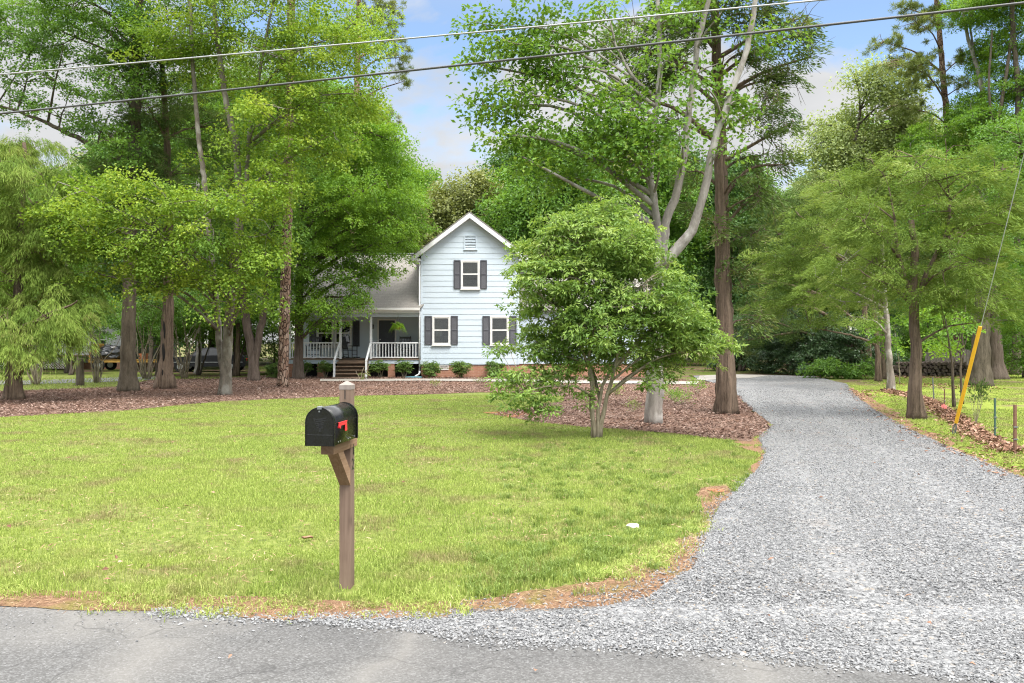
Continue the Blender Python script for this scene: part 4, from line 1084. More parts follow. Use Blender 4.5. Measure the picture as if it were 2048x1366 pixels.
for nm, c, rx, ry in (('clay_patch', (1432, 984), 26, 7), ('clay_patch', (1030, 831), 34, 6)):
    pts = [(c[0] + rx * math.cos(a) * (1 + .2 * math.sin(3 * a)), c[1] - ry * math.sin(a)) for a in np.linspace(0, 2 * PI, 24, endpoint=False)]
    sheet(nm, rough_edge(gpoly(pts), .26, .05, c[0]), 0.0185, M['clay'], 1.0)
# road
def road():
    xs = np.concatenate([np.linspace(-120, -12, 20), np.arange(-11.5, 12, .25), np.linspace(12.5, 120, 20)])
    mb = MB(); V = []
    for x in xs:
        e = 5.56 + .05 * mathutils.noise.noise(Vector((x * 1.4, 0, 0))) + .03 * mathutils.noise.noise(Vector((x * 5, 3, 0))) - .02 * x * (abs(x) < 12)
        for y, z in ((-2.2, -.02), (0, .012), (2, .016), (4, .016), (e - .12, .013), (e + .25, -.004)):
            V.append((x, y, z + h1(x, y)))
    n = len(xs); m = 6
    i, j = np.meshgrid(np.arange(m - 1), np.arange(n - 1)); a = (j * m + i).ravel()
    mb.add(V, np.stack([a, a + m, a + m + 1, a + 1], 1))
    tag(mb.build('road', M['asphalt'], smooth=True), kind='structure')
road()
sheet('neighbour_grass', gpoly([(-500, 806), (0, 784), (230, 776), (285, 764), (300, 745), (-500, 738)]), .003, M['lawn'], 2)
sheet('neighbour_drive', gpoly([(-500, 772), (60, 769), (260, 762), (330, 757), (320, 753), (240, 755), (60, 761), (-500, 762)]), .010, M['gravel'], 2)

# ------------------------------------------------------------------ grass
def strip_points(rng, y0, y1, dens, wide=.74, pad=1.2):
    xs = []; ys = []
    y = y0
    while y < y1:
        w = wide * y + pad; dn = dens(y + .25)
        n = int(dn * 2 * w * .5)
        xs.append(rng.uniform(-w, w, n)); ys.append(rng.uniform(y, y + .5, n)); y += .5
    return np.concatenate(xs), np.concatenate(ys)

def noise2(x, y, s, seed=0):
    """cheap smooth value noise"""
    x = x * s + seed * 17.3; y = y * s - seed * 9.1
    xi = np.floor(x).astype(int); yi = np.floor(y).astype(int); fx = x - xi; fy = y - yi
    def h(a, b): return ((np.sin(a * 127.1 + b * 311.7 + seed) * 43758.5453) % 1.0)
    fx = fx * fx * (3 - 2 * fx); fy = fy * fy * (3 - 2 * fy)
    return (h(xi, yi) * (1 - fx) + h(xi + 1, yi) * fx) * (1 - fy) + (h(xi, yi + 1) * (1 - fx) + h(xi + 1, yi + 1) * fx) * fy

def blades(mb, x, y, hgt, wid, rng, lean=.6, off=0.0, lo=0.0):
    n = len(x)
    a = rng.uniform(0, 2 * PI, n); b = rng.uniform(0, 2 * PI, n)
    z = H(x, y) + off
    l = hgt * rng.uniform(.1, 1, n) * lean
    V = np.zeros((n, 5, 3), np.float32)
    cx, sx = np.cos(a) * wid / 2, np.sin(a) * wid / 2
    V[:, 0] = np.stack([x - cx, y - sx, z - .004], 1); V[:, 1] = np.stack([x + cx, y + sx, z - .004], 1)
    mx = x + np.cos(b) * l * .35; my = y + np.sin(b) * l * .35
    V[:, 2] = np.stack([mx + cx * .8, my + sx * .8, z + hgt * .62], 1); V[:, 3] = np.stack([mx - cx * .8, my - sx * .8, z + hgt * .62], 1)
    V[:, 4] = np.stack([x + np.cos(b) * l, y + np.sin(b) * l, z + hgt * np.clip(1 - .3 * (l / hgt), .4, 1)], 1)
    k = np.arange(n) * 5
    mb.add(V.reshape(-1, 3), np.stack([k, k + 1, k + 2, k + 3], 1), np.stack([k + 3, k + 2, k + 4], 1), np.repeat(np.clip(lo + (1 - lo) * (rng.rand(n) * .8 + .2 * noise2(x, y, 3, 4)), 0, 1), 5))

rng = rs(77)
x, y = strip_points(rng, 5.5, 27, lambda Y: 4600 * min(1, (7 / Y) ** 1.35))
k = inside(LAWN, x, y) & ~inside(MULCH, x, y)
insoil = inside(SOIL, x, y) | inside(SOIL2, x, y) | inside(SOIL4, x, y)
pn = noise2(x, y, 2.3, 1) * .6 + noise2(x, y, 7, 2) * .4
k &= ~insoil | (pn > np.where(inside(SOIL2, x, y), .36, .60))
k &= ~inside(DRIVE, x, y) | (noise2(x, y, 6, 9) > .9)
thin = noise2(x, y, .8, 3) * .55 + noise2(x, y, 4.5, 5) * .45
k &= (thin < .62) | (rng.rand(len(x)) < .38)
k &= (np.abs(x + 1.25) > .13) | (np.abs(y - 6.0) > .16) | (rng.rand(len(x)) < .15)
x = x[k]; y = y[k]
hg = rng.uniform(.016, .042, len(x)) * (1 + .9 * np.exp(-((y - 5.85) / .22) ** 2)) * (1 + .35 * noise2(x, y, 1.5, 8))
mb = MB(); blades(mb, x, y, hg, .0065 * (1 + .10 * np.maximum(0, y - 7)), rng)
x2, y2 = strip_points(rng, 6, 42, lambda Y: 800 * (14 / max(Y, 10)) ** 1.3, .8, 2)
k = inside(RLAWN, x2, y2) & ~inside(DRIVE, x2, y2) & (~inside(SOIL3, x2, y2) | (noise2(x2, y2, 5, 3) > .7)) & (noise2(x2, y2, .7, 6) * .7 + noise2(x2, y2, 3, 7) * .3 < .60 + .5 * np.exp(-((y2 - 13) / 5) ** 2))
x2 = x2[k]; y2 = y2[k]
blades(mb, x2, y2, rng.uniform(.02, .05, len(x2)), np.full(len(x2), .016), rng)
x2, y2 = strip_points(rng, 30, 46, lambda Y: 60)
k = (x2 < -9) & ~inside(MULCH, x2, y2) & (y2 < 39.0)
blades(mb, x2[k], y2[k], rng.uniform(.05, .10, k.sum()), np.full(k.sum(), .02), rng)
fr = gpoly([(-900, 1196), (0, 1199), (250, 1208), (500, 1221), (700, 1222), (900, 1214), (1040, 1196), (1200, 1168), (1300, 1135), (1370, 1092), (1400, 1030)])
cxs = []; cys = []
for (ax, ay), (bx_, by_) in zip(fr[:-1], fr[1:]):
    n = int(38 * math.hypot(bx_ - ax, by_ - ay)); t = rng.rand(n); cxs.append(ax + (bx_ - ax) * t + rng.normal(0, .05, n)); cys.append(ay + (by_ - ay) * t + rng.normal(.05, .10, n))
cxs = np.concatenate(cxs); cys = np.concatenate(cys); k = (noise2(cxs, cys, 2.4, 41) > .38) & (np.abs(cxs + 1.25) > .1); cxs = cxs[k]; cys = cys[k]
idx = np.repeat(np.arange(len(cxs)), 60); sz = rng.uniform(.02, .085, len(cxs))[idx]
bx = cxs[idx] + rng.normal(0, 1, len(idx)) * sz; by = cys[idx] + rng.normal(0, 1, len(idx)) * sz
blades(mb, bx, by, rng.uniform(.02, .07, len(idx)), np.full(len(idx), .008), rng, 1.1, 0.0, .45)
tag(mb.build('lawn_grass', M['grass']), kind='stuff')

# taller darker tufts by the swale and along the verge
mb = MB(); cx_ = []; cy_ = []
for _ in range(230):
    px = rng.uniform(940, 1430); py = 1168 - (px - 940) * .22 + rng.normal(0, 40) - 20
    g = G(px, max(940, min(1190, py))); cx_.append(g.x); cy_.append(g.y)
for _ in range(160):
    g = G(rng.uniform(1000, 1500), rng.uniform(880, 1000)); cx_.append(g.x); cy_.append(g.y)
cx_ = np.array(cx_); cy_ = np.array(cy_)
kk = inside(LAWN, cx_, cy_) & ~inside(MULCH, cx_, cy_) & ~inside(DRIVE, cx_, cy_) & ~(inside(SOIL, cx_, cy_) & (rng.rand(len(cx_)) < .9))
cx_ = cx_[kk]; cy_ = cy_[kk]
per = 46; idx = np.repeat(np.arange(len(cx_)), per); sz = rng.uniform(.02, .07, len(cx_))[idx]
bx = cx_[idx] + rng.normal(0, 1, len(idx)) * sz; by = cy_[idx] + rng.normal(0, 1, len(idx)) * sz
blades(mb, bx, by, rng.uniform(.035, .095, len(idx)), np.full(len(idx), .0075), rng, 1.0)
tag(mb.build('grass_tufts', M['tuft']), kind='stuff')

# ------------------------------------------------------------------ gravel stones
def stones(mb, x, y, size, rng, lift=.02):
    n = len(x)
    base = np.array([[1, 0, 0], [-1, 0, 0], [0, 1, 0], [0, -1, 0], [0, 0, 1], [0, 0, -1]], float)
    V = base[None] * rng.uniform(.55, 1.2, (n, 6, 1)) + rng.normal(0, .22, (n, 6, 3))
    V *= size[:, None, None] * np.stack([rng.uniform(.7, 1.3, n), rng.uniform(.6, 1.0, n), rng.uniform(.4, .75, n)], 1)[:, None]
    a = rng.uniform(0, 2 * PI, n); c, s = np.cos(a)[:, None], np.sin(a)[:, None]
    t = rng.normal(0, .35, n); ct, st = np.cos(t)[:, None], np.sin(t)[:, None]
    X, Yv, Z = V[..., 0].copy(), V[..., 1].copy(), V[..., 2].copy()
    X, Z = X * ct - Z * st, X * st + Z * ct
    V = np.stack([X * c - Yv * s + x[:, None], X * s + Yv * c + y[:, None], Z + (H(x, y) + lift + size * rng.uniform(-.2, .5, n))[:, None]], 2)
    tr = np.array([[0, 2, 4], [2, 1, 4], [1, 3, 4], [3, 0, 4], [2, 0, 5], [1, 2, 5], [3, 1, 5], [0, 3, 5]])
    T = (tr[None] + (np.arange(n) * 6)[:, None, None]).reshape(-1, 3)
    mb.add(V.reshape(-1, 3), None, T, np.repeat(np.clip(rng.beta(2.2, 2.0, n), 0, 1), 6))
rng = rs(78); mb = MB()
x, y = strip_points(rng, 4.2, 30, lambda Y: 4600 * min(1, (5.5 / Y) ** 1.7), .70, .5)
k = inside(DRIVE, x, y); x = x[k]; y = y[k]
cl_ = gpoly([(2150, 1330), (1900, 1150), (1760, 1000), (1660, 900), (1600, 850), (1560, 800), (1520, 765), (1460, 752)])
cl_ = sorted(cl_, key=lambda q: q[1]); cxx = np.interp(y, [q[1] for q in cl_], [q[0] for q in cl_])
rut = np.exp(-((np.abs(x - cxx) - .8) / .28) ** 2)
kr = rng.rand(len(x)) > .62 * rut * (.5 + noise2(x, y, 1.2, 19)); x = x[kr]; y = y[kr]
tr_ = noise2(x, y, .55, 11)
k = (rng.rand(len(x)) < .62 + .5 * tr_); x = x[k]; y = y[k]
stones(mb, x, y, rng.uniform(.0045, .0135, len(x)) * (1 + .03 * np.maximum(0, y - 6)), rng)
# strays on the asphalt and the verge
xs_ = rng.uniform(-4, 6, 1500); ys_ = 5.50 - .045 * xs_ - np.abs(rng.normal(0, .30, 1500)) - np.clip(xs_, 0, 9) * .06
k = ~inside(DRIVE, xs_, ys_); stones(mb, xs_[k], ys_[k], rng.uniform(.003, .009, k.sum()), rng, .018)
for pts, n_, sg in (([(300, 1226), (480, 1237), (620, 1243), (800, 1256), (1000, 1284), (1400, 1304), (1700, 1333), (2048, 1372)], 650, .045), ([(1390, 1142), (1411, 1078), (1430, 1034), (1470, 986), (1516, 949), (1536, 912), (1522, 880), (1547, 850), (1500, 815), (1478, 790)], 300, .10), ([(1690, 768), (1704, 790), (1744, 820), (1804, 855), (1902, 900), (2050, 962)], 260, .11), ([(330, 1217), (490, 1224), (640, 1231), (900, 1233), (1050, 1228)], 300, .05)):
    g = gpoly(pts)
    for (ax, ay), (bx_, by_) in zip(g[:-1], g[1:]):
        n = int(n_ * math.hypot(bx_ - ax, by_ - ay)); t = rng.rand(n); xx = ax + (bx_ - ax) * t; yy = ay + (by_ - ay) * t
        o_ = rng.normal(0, sg, n) * (.4 + 1.6 * noise2(xx, yy, 2.2, 31)); stones(mb, xx, yy + o_ - .02, rng.uniform(.005, .016, n), rng, .016)
g = gpoly([(880, 1228), (1180, 1216), (1300, 1190), (1388, 1140), (1410, 1070), (1440, 1010)])
for (ax, ay), (bx_, by_) in zip(g[:-1], g[1:]):
    n = 420; t = rng.rand(n); stones(mb, ax + (bx_ - ax) * t + rng.normal(0, .13, n), ay + (by_ - ay) * t + rng.normal(0, .13, n), rng.uniform(.005, .014, n), rng, .012)
tag(mb.build('driveway_gravel', M['pebble']), kind='stuff')

# ------------------------------------------------------------------ mulch chips, straw, fallen leaves
def chips(mb, x, y, ln, wd, rng, lift=.02, curl=.3):
    n = len(x)
    a = rng.uniform(0, 2 * PI, n); d = unit(np.stack([np.cos(a), np.sin(a), rng.normal(0, .28, n)], 1))
    pos = np.stack([x, y, H(x, y) + lift + rng.uniform(0, .02, n)], 1)
    nr = unit(np.stack([rng.normal(0, .4, n), rng.normal(0, .4, n), np.ones(n)], 1))
    leaf_quads(mb, pos, d, nr, ln, wd, rng.beta(2, 2.4, n), curl)
rng = rs(79); mb = MB()
x, y = strip_points(rng, 15, 42, lambda Y: 420 * (22 / Y) ** 1.0)
k = inside(MULCH, x, y) & ~inside(WALK, x, y); x = x[k]; y = y[k]
k = rng.rand(len(x)) < .35 + .7 * noise2(x, y, .9, 13); x = x[k]; y = y[k]
chips(mb, x, y, rng.uniform(.04, .13, len(x)), rng.uniform(.012, .035, len(x)), rng)
tag(mb.build('mulch_chips', M['chip']), kind='stuff')
mb = MB()
x, y = strip_points(rng, 5.4, 11, lambda Y: 1500)
k = (inside(SOIL, x, y) | inside(SOIL2, x, y)) & ~inside(DRIVE, x, y)
x = x[k]; y = y[k]; chips(mb, x, y, rng.uniform(.03, .10, len(x)), rng.uniform(.003, .006, len(x)), rng, .012, 0)
x, y = strip_points(rng, 6, 20, lambda Y: 110 * min(1, (8 / Y)) ** 1.5)
k = inside(LAWN, x, y) & ~inside(MULCH, x, y) & (noise2(x, y, .8, 3) * .55 + noise2(x, y, 4.5, 5) * .45 > .60)
x = x[k]; y = y[k]; chips(mb, x, y, rng.uniform(.03, .09, len(x)), rng.uniform(.005, .010, len(x)), rng, .03, 0)
tag(mb.build('dry_straw', M['straw']), kind='stuff')
# ridge of fallen leaves along the right boundary
mb = MB()
rp = [G(*p) for p in ((1770, 782), (1800, 788), (1850, 800), (1900, 832), (1950, 868), (2000, 895), (2024, 908))]
for a, b in zip(rp[:-1], rp[1:]):
    n = int(300 * (b - a).length); t = rng.rand(n); o = rng.normal(0, .17, n)
    dv = (b - a).normalized(); px_, py_ = -dv.y, dv.x
    xx = a.x + (b.x - a.x) * t + px_ * o; yy = a.y + (b.y - a.y) * t + py_ * o
    nn = len(xx); ang = rng.uniform(0, 6.28, nn)
    pos = np.stack([xx, yy, H(xx, yy) + .10 * np.exp(-(o / .2) ** 2) * rng.rand(nn)], 1)
    leaf_quads(mb, pos, unit(np.stack([np.cos(ang), np.sin(ang), rng.normal(0, .5, nn)], 1)), unit(rng.normal(0, .6, (nn, 3)) + np.array([0, 0, 1])), rng.uniform(.06, .12, nn), rng.uniform(.04, .07, nn), rng.beta(2, 2, nn), .3)
xx, yy = strip_points(rng, 24, 44, lambda Y: 24)
k = inside(RLAWN, xx, yy) & (noise2(xx, yy, .4, 21) > .66); chips(mb, xx[k], yy[k], rng.uniform(.08, .14, k.sum()), rng.uniform(.05, .08, k.sum()), rng, .03)
e = gpoly([(1700, 780), (1745, 820), (1806, 857), (1904, 902), (2052, 964)])
for (ax, ay), (bx_, by_) in zip(e[:-1], e[1:]):
    n = 110; t = rng.rand(n); chips(mb, ax + (bx_ - ax) * t + rng.normal(.15, .25, n), ay + (by_ - ay) * t + rng.normal(.1, .25, n), rng.uniform(.06, .12, n), rng.uniform(.02, .05, n), rng, .025)
xx, yy = strip_points(rng, 4, 24, lambda Y: .9)
chips(mb, xx, yy, rng.uniform(.03, .07, len(xx)), rng.uniform(.02, .04, len(xx)), rng, .035)
tag(mb.build('fallen_leaves', M['deadleaf']), kind='stuff')

# one curled brown leaf on the lawn, white rock in the swale
def single_leaf(px, py, s, rot, label):
    g = G(px, py); root = MB()
    u = np.linspace(-1, 1, 9); V = []; q = []
    for i, a in enumerate(u):
        w = (1 - a * a) ** .7 * .38 * (1 + .2 * math.sin(7 * a))
        for j in (-1, -.5, 0, .5, 1): V.append((a * s, j * w * s, .045 + .35 * s * abs(j) ** 1.5 + .12 * s * math.sin(3 * a)))
    for i in range(8):
        for j in range(4): k = i * 5 + j; q.append((k, k + 1, k + 6, k + 5))
    o = root.add(V, q, rnd=.55).build('dead_leaf', M['deadleaf'], smooth=True)
    o.location = g; o.rotation_euler = (.1, .15, rot)
    tag(o, label, 'leaf')
single_leaf(613, 1086, .055, .3, 'curled brown leaf lying alone on the lawn left of the mailbox post')
def rock(px, py, s, label):
    g = G(px, py); bm = bmesh.new(); bmesh.ops.create_icosphere(bm, subdivisions=3, radius=1)
    for w in bm.verts:
        n = mathutils.noise.noise(w.co * 1.4) * .3 + mathutils.noise.noise(w.co * 4) * .1
        w.co = w.co * (1 + n); w.co.x *= s * 1.25; w.co.y *= s * .8; w.co.z = w.co.z * s * .55 + s * .3
    o = MB().bm(bm).build('rock', M['stone']); o.location = g; tag(o, label, 'rock')
rock(1267, 1056, .058, 'small white rock lying in the grass dip near the driveway')

# small weeds and azaleas in the mulch
def small_plant(name, px, py, hgt, wid, leaf, label, cat, seed, n=60, ln=.06, group=None):
    g = G(px, py); r = rs(seed); root = empty(name, g); tag(root, label, cat, group)
    st = MB(); m = 9
    A = np.zeros((m, 3)); Bp = np.stack([r.uniform(-wid, wid, m), r.uniform(-wid, wid, m), r.uniform(.5, 1, m) * hgt], 1)
    st.twigs(A, Bp, np.full(m, .006), np.full(m, .003), np.full(m, .02), r); st.build('stem', B['stem'], root)
    cr = MB(); N = n * 8; c = Bp[r.randint(0, m, N)] + r.normal(0, 1, (N, 3)) * wid * .3
    c[:, 2] = np.maximum(c[:, 2], .03)
    d = unit(c * np.array([1, 1, .4]) + r.normal(0, .4, (N, 3)) * wid + np.array([0, 0, .05])); nr = unit(r.normal(0, .5, (N, 3)) + np.array([0, 0, 1]))
    leaf_quads(cr, c, d, nr, ln * r.uniform(.6, 1.2, N), ln * .42 * r.uniform(.7, 1.2, N), r.rand(N)); cr.build('foliage', L[leaf], root)
for i, (px, py, hg_, wd_, lf, lab) in enumerate([
        (1395, 788, .42, .26, 'bright', 'yellow green azalea beside the big cedar trunk, nearest the walkway end'),
        (1345, 802, .36, .26, 'bright', 'yellow green azalea, left of the close pair right of the grey maple trunk'),
        (1362, 810, .32, .26, 'tea', 'yellow green azalea, right of the close pair right of the grey maple trunk'),
        (1232, 792, .34, .26, 'tea', 'small azalea seen between the stems of the lawn tree and the grey maple'),
        (1342, 768, .40, .28, 'olive', 'olive azalea near the walkway right of the grey maple trunk'),
        (1326, 776, .30, .20, 'bright', 'low bright azalea directly behind the grey maple trunk'),
        (1262, 826, .30, .18, 'olive', 'thin twiggy seedling in the mulch left of the grey maple trunk'),
        (871, 776, .24, .16, 'olive', 'small weed alone in the mulch in front of the first round shrub by the gable'),
        (958, 768, .20, .18, 'olive', 'small weed at the walkway edge in front of the gable')]):
    small_plant('azalea' if i < 6 else 'weed', px, py, hg_, wd_, lf, lab, 'shrub' if i < 6 else 'weed', 400 + i, 40 if i < 6 else 14, .07)

# ================================================================== MAILBOX
def mailbox():
    a = math.radians(-8)   # faces the road, turned slightly left
    X0, Y0 = -1.244, 6.03
    root = empty('mailbox', (X0, Y0, h1(X0, Y0)), a)
    tag(root, 'black arched mailbox with a red flag on a weathered wooden post by the road', 'mailbox')
    z0 = 1.9 - h1(X0, Y0)
    p = MB().cbox(-.0445, .0445, -.0445, .0445, -.12, 1.520, .004); p.build('post', M['post_wood'], root)
    bm = bmesh.new()
    v = [bm.verts.new(q) for q in ((-.0465, -.0465, 1.487), (.0465, -.0465, 1.487), (.0465, .0465, 1.487), (-.0465, .0465, 1.487), (-.0465, -.0465, 1.521), (.0465, -.0465, 1.521), (.0465, .0465, 1.521), (-.0465, .0465, 1.521), (0, 0, 1.553))]
    for f in ((3, 2, 1, 0), (0, 1, 5, 4), (1, 2, 6, 5), (2, 3, 7, 6), (3, 0, 4, 7), (4, 5, 8), (5, 6, 8), (6, 7, 8), (7, 4, 8)): bm.faces.new([v[i] for i in f])
    MB().bm(bm).build('post_cap', M['cap_wood'], root)
    MB().box(-.003, .004, -.0456, -.0444, 1.415, 1.485).build('post_crack', M['black'], root)
    zb = 1.132
    arm = MB().cbox(-.0475, .0475, -.405, .10, zb - .082, zb - .001, .004); arm.build('arm', M['beam_wood'], root)
    br = bmesh.new()
    for xx in (-.0425, .0425):
        for q in ((-.30, zb - .082), (-.195, zb - .082), (-.0450, zb - .245), (-.0450, zb - .36)): br.verts.new((xx, q[0], q[1]))
    br.verts.ensure_lookup_table(); vv = br.verts
    for f in ((0, 1, 2, 3), (7, 6, 5, 4), (0, 4, 5, 1), (1, 5, 6, 2), (2, 6, 7, 3), (3, 7, 4, 0)): br.faces.new([vv[i] for i in f])
    bmesh.ops.recalc_face_normals(br, faces=br.faces[:])
    MB().bm(br).build('brace', M['beam_wood'], root)
    # arched box: outline
    W, Hs, R = .103, .160, .103
    def arch(w, hs, n=24):
        pts = [(-w, 0)] + [(-w, hs)] + [(-w * math.cos(t), hs + w * math.sin(t)) for t in np.linspace(0, PI, n)[1:-1]] + [(w, hs), (w, 0)]
        return pts
    def shell(y0, y1, w, hs, mb, zoff, n=24, capf=True):
        pr = arch(w, hs, n); m = len(pr)
        V = [(x, y0, z + zoff) for x, z in pr] + [(x, y1, z + zoff) for x, z in pr]
        q = [(i, (i + 1) % m, (i + 1) % m + m, i + m) for i in range(m)]
        V += [(0, y0, hs * .6 + zoff), (0, y1, hs * .6 + zoff)]
        t = [((i + 1) % m, i, 2 * m) for i in range(m)] + [(i + m, (i + 1) % m + m, 2 * m + 1) for i in range(m)]
        mb.add(V, q, t)
    yf, yb_ = -.545, -.055
    body = MB(); shell(yf + .012, yb_ - .012, W - .004, Hs, body, zb)
    o = body.build('box', M['mailbox_black'], root)
    for p_ in o.data.polygons:
        p_.use_smooth = len(p_.vertices) == 4
    e = MB(); shell(yb_ - .014, yb_, W + .003, Hs, e, zb - .003); e.build('back_lip', M['mailbox_black'], root)
    d = MB(); shell(yf, yf + .014, W + .003, Hs, d, zb - .004)
    door = d.build('door', M['mailbox_black'], root)
    # raised rim and panel line on the door
    r = MB(); pr = arch(W - .002, Hs); pts = [(x, yf - .001, z + zb) for x, z in pr]
    r.tube(pts, .0035, 6); r.build('rim', M['mailbox_black'], door, True)
    pl = MB(); pl.cbox(-W + .008, W - .008, yf - .003, yf + .001, zb + .070, zb + .0745, .001); pl.build('ridge', M['mailbox_edge'], door)
    # embossed spread-winged bird, a faint raised relief
    eg = MB()
    def blob(pts, y=yf - .0015):
        bm = bmesh.new(); a_ = [bm.verts.new((x, y, zb + z)) for x, z in pts]; f_ = bm.faces.new(a_)
        ex = bmesh.ops.extrude_face_region(bm, geom=[f_])
        for w_ in ex['geom']:
            if isinstance(w_, bmesh.types.BMVert): w_.co.y += .002
        bmesh.ops.recalc_face_normals(bm, faces=bm.faces[:]); eg.bm(bm)
    for k in range(5):
        z1_ = .188 - .014 * k; L_ = .046 - .007 * k
        blob([(-.006, z1_ - .004), (.004 + L_, z1_ + .006), (.002 + L_, z1_ - .002), (-.004, z1_ - .013)])
        blob([(-.008, z1_ - .006), (-.010 - L_ * .85, z1_ - .001), (-.008 - L_ * .8, z1_ - .009), (-.006, z1_ - .014)])
    blob([(-.010, .150), (.008, .158), (.012, .125), (.006, .108), (-.006, .112)]); blob([(-.004, .108), (.012, .106), (.004, .092), (-.008, .098)])
    blob([(.010, .135), (.028, .128), (.022, .118), (.008, .120)])
    eg.build('emblem', M['mailbox_emblem'], door)
    lt = MB(); lt.cbox(-.016, .016, yf - .012, yf + .028, zb + Hs + W - .016, zb + Hs + W + .007, .004)
    lt.tube([(0, yf - .004, zb + Hs + W - .028), (0, yf - .010, zb + Hs + W - .028)], .006, 10); lt.build('latch', M['dkgrey'], root, False)
    # ridge along the roof side, rivets, flag
    rib = MB(); rib.cbox(W - .005, W + .0005, yf + .02, yb_ - .02, zb + .150, zb + .154, .001); rib.build('seam', M['mailbox_black'], root)
    for yy in (yf + .09, yf + .13, yf + .29, yf + .33, yf + .43):
        v_ = MB(); v_.tube([(W - .006, yy, zb + .016), (W - .001, yy, zb + .016)], .0045, 8); v_.build('rivet', M['grey_metal'], root)
    fl = MB(); fx = W + .002
    fl.cbox(fx, fx + .006, yf + .075, yf + .238, zb + .126, zb + .148, .002)
    fl.cbox(fx + .0005, fx + .0065, yf + .203, yf + .240, zb + .080, zb + .1265, .002)
    fl.cbox(fx - .0005, fx + .0075, yf + .070, yf + .242, zb + .1475, zb + .1530, .002)
    fl.tube([(fx - .004, yf + .088, zb + .120), (fx + .012, yf + .088, zb + .120)], .011, 10)
    fl.build('flag', M['red'], root)
    # house number on the right side of arm and post
    for ch, zc, xs_, yc, hh in (('1', zb - .095, .0479, .012, .085), ('2', zb - .205, .0449, .004, .085)):
        cu = bpy.data.curves.new('digit_curve', 'FONT'); cu.body = ch; cu.size = hh * 1.38; cu.extrude = .0006; cu.align_x = 'CENTER'
        tmp = bpy.data.objects.new('digit_tmp', cu); COL.objects.link(tmp)
        bpy.context.view_layer.update()
        me = bpy.data.meshes.new_from_object(tmp.evaluated_get(bpy.context.evaluated_depsgraph_get()))
        bpy.data.objects.remove(tmp); me.materials.clear(); me.materials.append(M['black'])
        me.transform(Matrix.Translation((xs_ + .0008, yc, zc - hh / 2)) @ Matrix.Rotation(PI / 2, 4, 'Z') @ Matrix.Rotation(PI / 2, 4, 'X'))
        link('number_digit', me, root)

def m_mail(name, c, r, s):
    t = NT(name); v = t.coord()
    n = t.noise(v, 9, 4); sc_ = t.noise(t.coord((30, 30, 30)), 1, 5, .7)
    t.bsdf(t.ramp(n, [(.3, tuple(x * .8 for x in c)), (.7, tuple(x * 1.3 for x in c))]), t.ramp(sc_, [(.3, r - .06), (.7, r + .10)]), s, bump=n, bstr=.06, bdist=.01)
    return t.m
M['mailbox_black'] = m_mail('black_enamel', (.005, .0055, .0055), .26, .45)
M['mailbox_edge'] = m_mail('black_enamel_edge', (.012, .013, .013), .35, .5)
M['mailbox_emblem'] = m_mail('black_relief', (.010, .0105, .0105), .50, .4)
mailbox()

# ================================================================== HOUSE
K = 39 / F
def hx(px, Y=39.0): return (px - CX) / F * Y
def hz(py, Y=39.0): return CH + (CY - py) / F * Y

def m_pane():
    t = NT('clear_pane')
    fr = t.n('ShaderNodeFresnel'); fr.inputs['IOR'].default_value = 1.5
    gl = t.n('ShaderNodeBsdfGlossy'); gl.inputs['Roughness'].default_value = .03
    tr = t.n('ShaderNodeBsdfTransparent'); tr.inputs['Color'].default_value = (.80, .83, .82, 1)
    mx = t.n('ShaderNodeMixShader'); t.l(t.math('ADD', t.math('MULTIPLY', fr.outputs[0], 1.2), .05), mx.inputs[0])
    t.l(tr.outputs[0], mx.inputs[1]); t.l(gl.outputs[0], mx.inputs[2]); t.l(mx.outputs[0], t.out.inputs[0])
    return t.m
M['pane'] = m_pane()

def siding(mb, z0, z1, y, xr, exp=.27):
    z = z0
    while z < z1 - 1e-3:
        zt = min(z + exp, z1); a0, a1 = xr(z); b0, b1 = xr(zt)
        if a1 - a0 < .02: break
        V = [(a0, y - .016, z), (a1, y - .016, z), (b1, y - .002, zt), (b0, y - .002, zt), (a0, y, z), (a1, y, z)]
        mb.add(V, [(0, 1, 2, 3), (4, 5, 1, 0)]); z = zt

